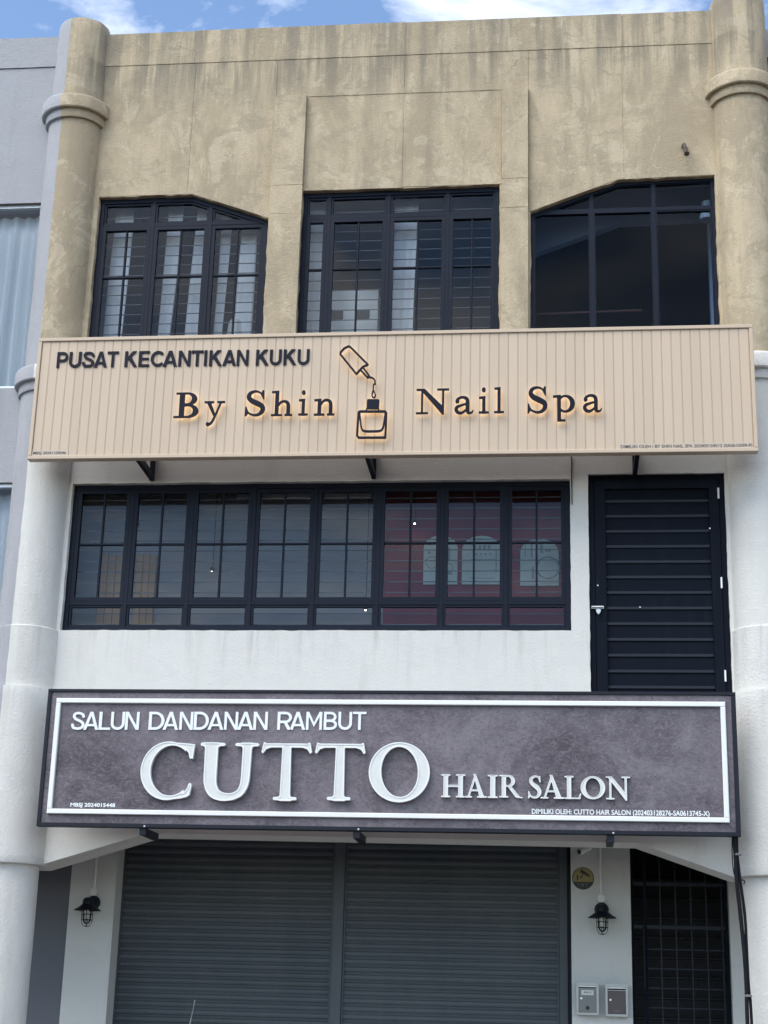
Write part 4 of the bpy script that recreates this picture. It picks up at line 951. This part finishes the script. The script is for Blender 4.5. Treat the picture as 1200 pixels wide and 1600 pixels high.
pp = [Vector((x-.01, .05, z+.075)), Vector((x-.01, -.05, z+.05)), Vector((x-.003, -.085, z+.0)), Vector((x+.008, -.10, z-.07))]
MB().tube(pp, .022, 12).build('pipe', 'rust', R_); MB().tube([pp[3]+Vector((0, .004, .006)), pp[3]+Vector((.001, -.004, -.006))], .026, 12).build('pipe_lip', 'rust', R_)
# ------------------------------------------------------------------ things behind the panes
for i, (a, b2, ln, lab) in enumerate(((-2.88, -2.70, -.05, 'white curtain strip in the left bay of the left upper window'), (-2.33, -2.20, -.06, 'narrow white curtain strip left in the middle bay of the left upper window'),
        (-2.05, -1.86, -.05, 'white curtain strip right in the middle bay of the left upper window'), (-1.80, -1.70, -.03, 'white curtain strip left in the right bay of the left upper window'), (-1.58, -1.42, -.03, 'white curtain strip right in the right bay of the left upper window'),
        (-.96, -.74, .03, 'pale curtain in the narrow left bay of the middle upper window'), (-.06, .17, -.02, 'pale curtain behind the third bay of the middle upper window'))):
    curtain(a, b2, 7.55, 9.45, .27, 'curtain_white', lab, amp=.012, lean=ln, ph=i*1.1)
R_ = empty('carton', (-.36, .36, 7.72), 'white carton standing inside the middle upper window', 'box')
ca = boxpx(516, 592, 458, 500, .36)
MB().bbox(ca[0], ca[1], .30, .55, 7.72, ca[3], .005).build('body', 'carton_white', R_); MB().box(ca[0]+.02, ca[0]+.14, .296, .299, ca[2]-.02, ca[2]+.08).build('print', 'furniture_dark', R_); MB().box(ca[0]+.27, ca[0]+.40, .296, .299, ca[2]-.02, ca[2]+.075).build('print', 'furniture_dark', R_)
x, z = un(370, 500, .3)
vs = []
R_ = MB().lathe([(.05, 7.74), (.10, 7.80), (.085, z-.02), (.04, z+.04), (.0, z+.09)], (x, .33), 9, cap=False, wob=.35).build('plastic_bag', 'carton_white'); tag(R_, 'crumpled white bag on the sill of the left upper window', 'bag')
# posters on the red wall
PY = .50
for i, (a, b2, c, d, lab) in enumerate(((662, 715, 838, 914, 'leftmost arched mint poster on the red wall'), (722, 783, 838, 914, 'middle arched mint poster with a row of buttons on the red wall'), (813, 873, 843, 916, 'rightmost arched mint poster with a round dial on the red wall'))):
    x0, x1, z0, z1 = boxpx(a, b2, c, d, PY); xm = (x0+x1)/2; rr = (x1-x0)/2; hh = rr*.75
    R_ = empty('poster', (xm, PY, z0), lab, 'poster')
    lp = [(x0, z0), (x1, z0)]+[(xm+rr*math.cos(t), z1-hh+hh*math.sin(t)) for t in np.linspace(0, math.pi, 17)]
    MB().prism([lp], PY-.02, PY-.001).build('board', 'poster_mint', R_)
    ink = MB()
    H_ = z1-z0; W_ = x1-x0
    bx_ = lambda u0, u1, v0, v1: ink.box(x0+W_*u0, x0+W_*u1, PY-.023, PY-.0201, z0+H_*v0, z0+H_*v1)
    rg = lambda u, v, r: ink.prism([[(x0+W_*u+r*math.cos(t), z0+H_*v+r*math.sin(t)) for t in np.linspace(0, 2*math.pi, 24, endpoint=False)], [(x0+W_*u+r*.86*math.cos(t), z0+H_*v+r*.86*math.sin(t)) for t in np.linspace(0, 2*math.pi, 24, endpoint=False)]], PY-.023, PY-.0201)
    if i == 0: bx_(.1, .3, .8, .86); bx_(.12, .2, .62, .68); rg(.25, .45, .06); bx_(.7, .78, .5, .75); bx_(.62, .85, .2, .24); rg(.72, .34, .05)
    if i == 1: [bx_(.30+.12*k, .37+.12*k, .72, .80) for k in range(4)]; [bx_(.34+.12*k, .39+.12*k, .60, .64) for k in range(4)]; bx_(.2, .85, .50, .515); bx_(.2, .85, .12, .135); bx_(.86, .89, .25, .7)
    if i == 2: bx_(.12, .14, .6, .92); bx_(.28, .32, .6, .9); bx_(.52, .6, .70, .95); bx_(.64, .80, .72, .76); rg(.72, .38, .11); bx_(.3, .36, .15, .4)
    ink.build('print', 'poster_ink', R_)
def vent(x0, x1, y0, y1, lab, Y=.24):
    a, b2, c, d = boxpx(x0, x1, y0, y1, Y); R_ = empty('air_vent', ((a+b2)/2, Y, c), lab, 'air vent')
    for k in range(3):
        zz = c+(d-c)*(k+.5)/3; MB().box(a, b2, Y-.02, Y-.001, zz-.010, zz+.010).build('louvre', 'white_plastic', R_)
vent(370, 391, 771, 779, 'short white ventilation louvre high in the third bay of the window band'); vent(410, 488, 770, 780, 'long white ventilation louvre high in the fourth bay of the window band'); vent(507, 580, 769, 779, 'white ventilation louvre high in the fifth bay of the window band')
x0, x1, z0, z1 = boxpx(155, 192, 866, 945, .49); x2, x3, _, _ = boxpx(212, 243, 866, 945, .49)
for a, b2, lab in ((x0, x1, 'warm wooden panel behind the first bay of the window band'), (x2, x3, 'warm wooden panel behind the second bay of the window band')):
    R_ = empty('wood_panel', ((a+b2)/2, (.5), 3.5), lab, 'panel')
    for k in range(3):
        q = (b2-a)/3; MB().bbox(a+k*q+.002, a+(k+1)*q-.002, 0.48, .51, 3.5, z1-.01*k, .004).build('board', 'wood_warm', R_)
xx, zz = un(648, 818, 1.2)
for i, (px, py, Y, lab) in enumerate(((648, 818, .38, 'small lit ceiling spotlight in front of the red wall'), (214, 823, .38, 'small lit ceiling spotlight behind the second bay of the window band'), (331, 893, .38, 'small lit spotlight behind the third bay of the window band'), (571, 953, .38, 'small lit spotlight low behind the fifth bay of the window band'))):
    x, z = un(px, py, Y); R_ = empty('spotlight', (x, Y, z), lab, 'spotlight')
    MB().tube([(x, Y+.03, z+.02), (x, Y+.03, 6.95)], .004, 6).build('cord', 'black_steel', R_)
    MB().lathe([(.008, z-.006), (.008, z+.002)], (x, Y), 12).build('bulb', 'downlight', R_); MB().lathe([(.02, z+.003), (.02, z+.04)], (x, Y+.012), 12).build('housing', 'black_steel', R_)
# rail and lamp inside the dark window
(xa, za), (xb, zb) = un(836, 491, .5), un(1003, 485, .5)
tag(MB().tube([(xa, .5, za), (xb, .5, zb)], .012).build('curtain_rail', 'maroon_paint'), 'reddish rail across the foot of the dark upper window', 'rail')
x, z = un(1105, 335, .35); R_ = empty('bell_lamp', (x, .35, z), 'pale bell-shaped lamp behind the dark upper window', 'lamp')
MB().lathe([(.07, z-.06), (.075, z-.02), (.055, z+.03), (.03, z+.05)], (x, .35), 20).build('shade', 'white_plastic', R_, True); MB().lathe([(.05, z+.075), (.05, z+.13)], (x, .35), 16).build('cap', 'white_plastic', R_, True); MB().tube([(x, .35, z+.04), (x, .35, z+.08)], .012).build('stem', 'white_plastic', R_); MB().tube([(x, .35, z+.12), (x, .35, 10.3)], .006).build('cord', 'black_steel', R_)
# ------------------------------------------------------------------ red car in the bay below the picture; only its aerial reaches into view
ca_x, ca_y = -1.15, -4.2
R_ = empty('parked_car', (ca_x, ca_y, .004), 'red hatchback parked in front of the shop, its thin roof aerial showing', 'car')
sec = [(-2.0, .30, .62, .60), (-1.95, .25, .88, .74), (-1.2, .22, .98, .82), (-.9, .22, 1.0, .83), (0, .22, 1.0, .84), (1.2, .22, 1.0, .84), (1.75, .24, .98, .80), (1.95, .3, .8, .72)]
vs, fs = [], []
for y, zb, zt, hw in sec:
    vs += [(ca_x+s*hw*k, ca_y+y, zz) for s, k, zz in ((-1, .92, zb), (-1, 1, zb+.15), (-1, .98, zt-.12), (-1, .9, zt), (1, .9, zt), (1, .98, zt-.12), (1, 1, zb+.15), (1, .92, zb))]
for i in range(len(sec)-1):
    for k in range(8): fs.append((i*8+k, i*8+(k+1) % 8, (i+1)*8+(k+1) % 8, (i+1)*8+k))
fs += [tuple(range(7, -1, -1)), tuple(56+k for k in range(8))]
MB().add(vs, fs).build('body', 'car_red', R_, True)
cs = [(-1.75, .98, .72), (-1.35, 1.40, .60), (-.9, 1.475, .57), (0, 1.49, .57), (.45, 1.44, .58), (1.1, .99, .70)]
vs, fs = [], []
for y, zt, hw in cs: vs += [(ca_x-.76, ca_y+y, .97), (ca_x-hw, ca_y+y, zt), (ca_x+hw, ca_y+y, zt), (ca_x+.76, ca_y+y, .97)]
for i in range(len(cs)-1):
    for k in range(3): fs.append((i*4+k, (i+1)*4+k, (i+1)*4+k+1, i*4+k+1))
MB().add(vs, fs).build('cabin_glass', 'car_glass', R_)
MB().add([(ca_x+s*.55, ca_y+y, z) for y, z in ((-1.38, 1.41), (-.9, 1.487), (0, 1.502), (.42, 1.455)) for s in (-1, 1)], [(2*i, 2*i+2, 2*i+3, 2*i+1) for i in range(3)]).build('roof', 'car_red', R_, True)
for sx in (-1, 1):
    for wy in (-1.25, 1.3):
        MB().lathe([(.2, -.1), (.29, -.1), (.30, -.06), (.30, .06), (.29, .1), (.2, .1)], (0, 0), 24, 'y').build('wheel', 'rubber', None)
        o = bpy.context.scene.objects[-1] if False else bpy.data.objects[[k for k in bpy.data.objects.keys() if k.startswith('wheel')][-1]]
        o.parent = R_; o.location = (sx*.74, wy, .296); o.rotation_euler = (0, 0, math.pi/2)
    for y, mt, nm in ((1.93, 'lamp_clear', 'headlight'), (-1.985, 'tail_red', 'tail_lamp')):
        MB().box(ca_x+sx*.6-.1, ca_x+sx*.6+.1, ca_y+y-.02, ca_y+y+.02, .66, .76).build(nm, mt, R_)
(xa, za), (xb, zb) = un(304.6, 1562.5, ca_y-.9), un(301, 1606, ca_y-.9)
MB().tube([(xb-.01, ca_y-1.0, 1.478), (xb, ca_y-.98, zb), (xa, ca_y-.9, za)], [.005, .0035, .002], 6).build('aerial', 'clip_grey', R_)
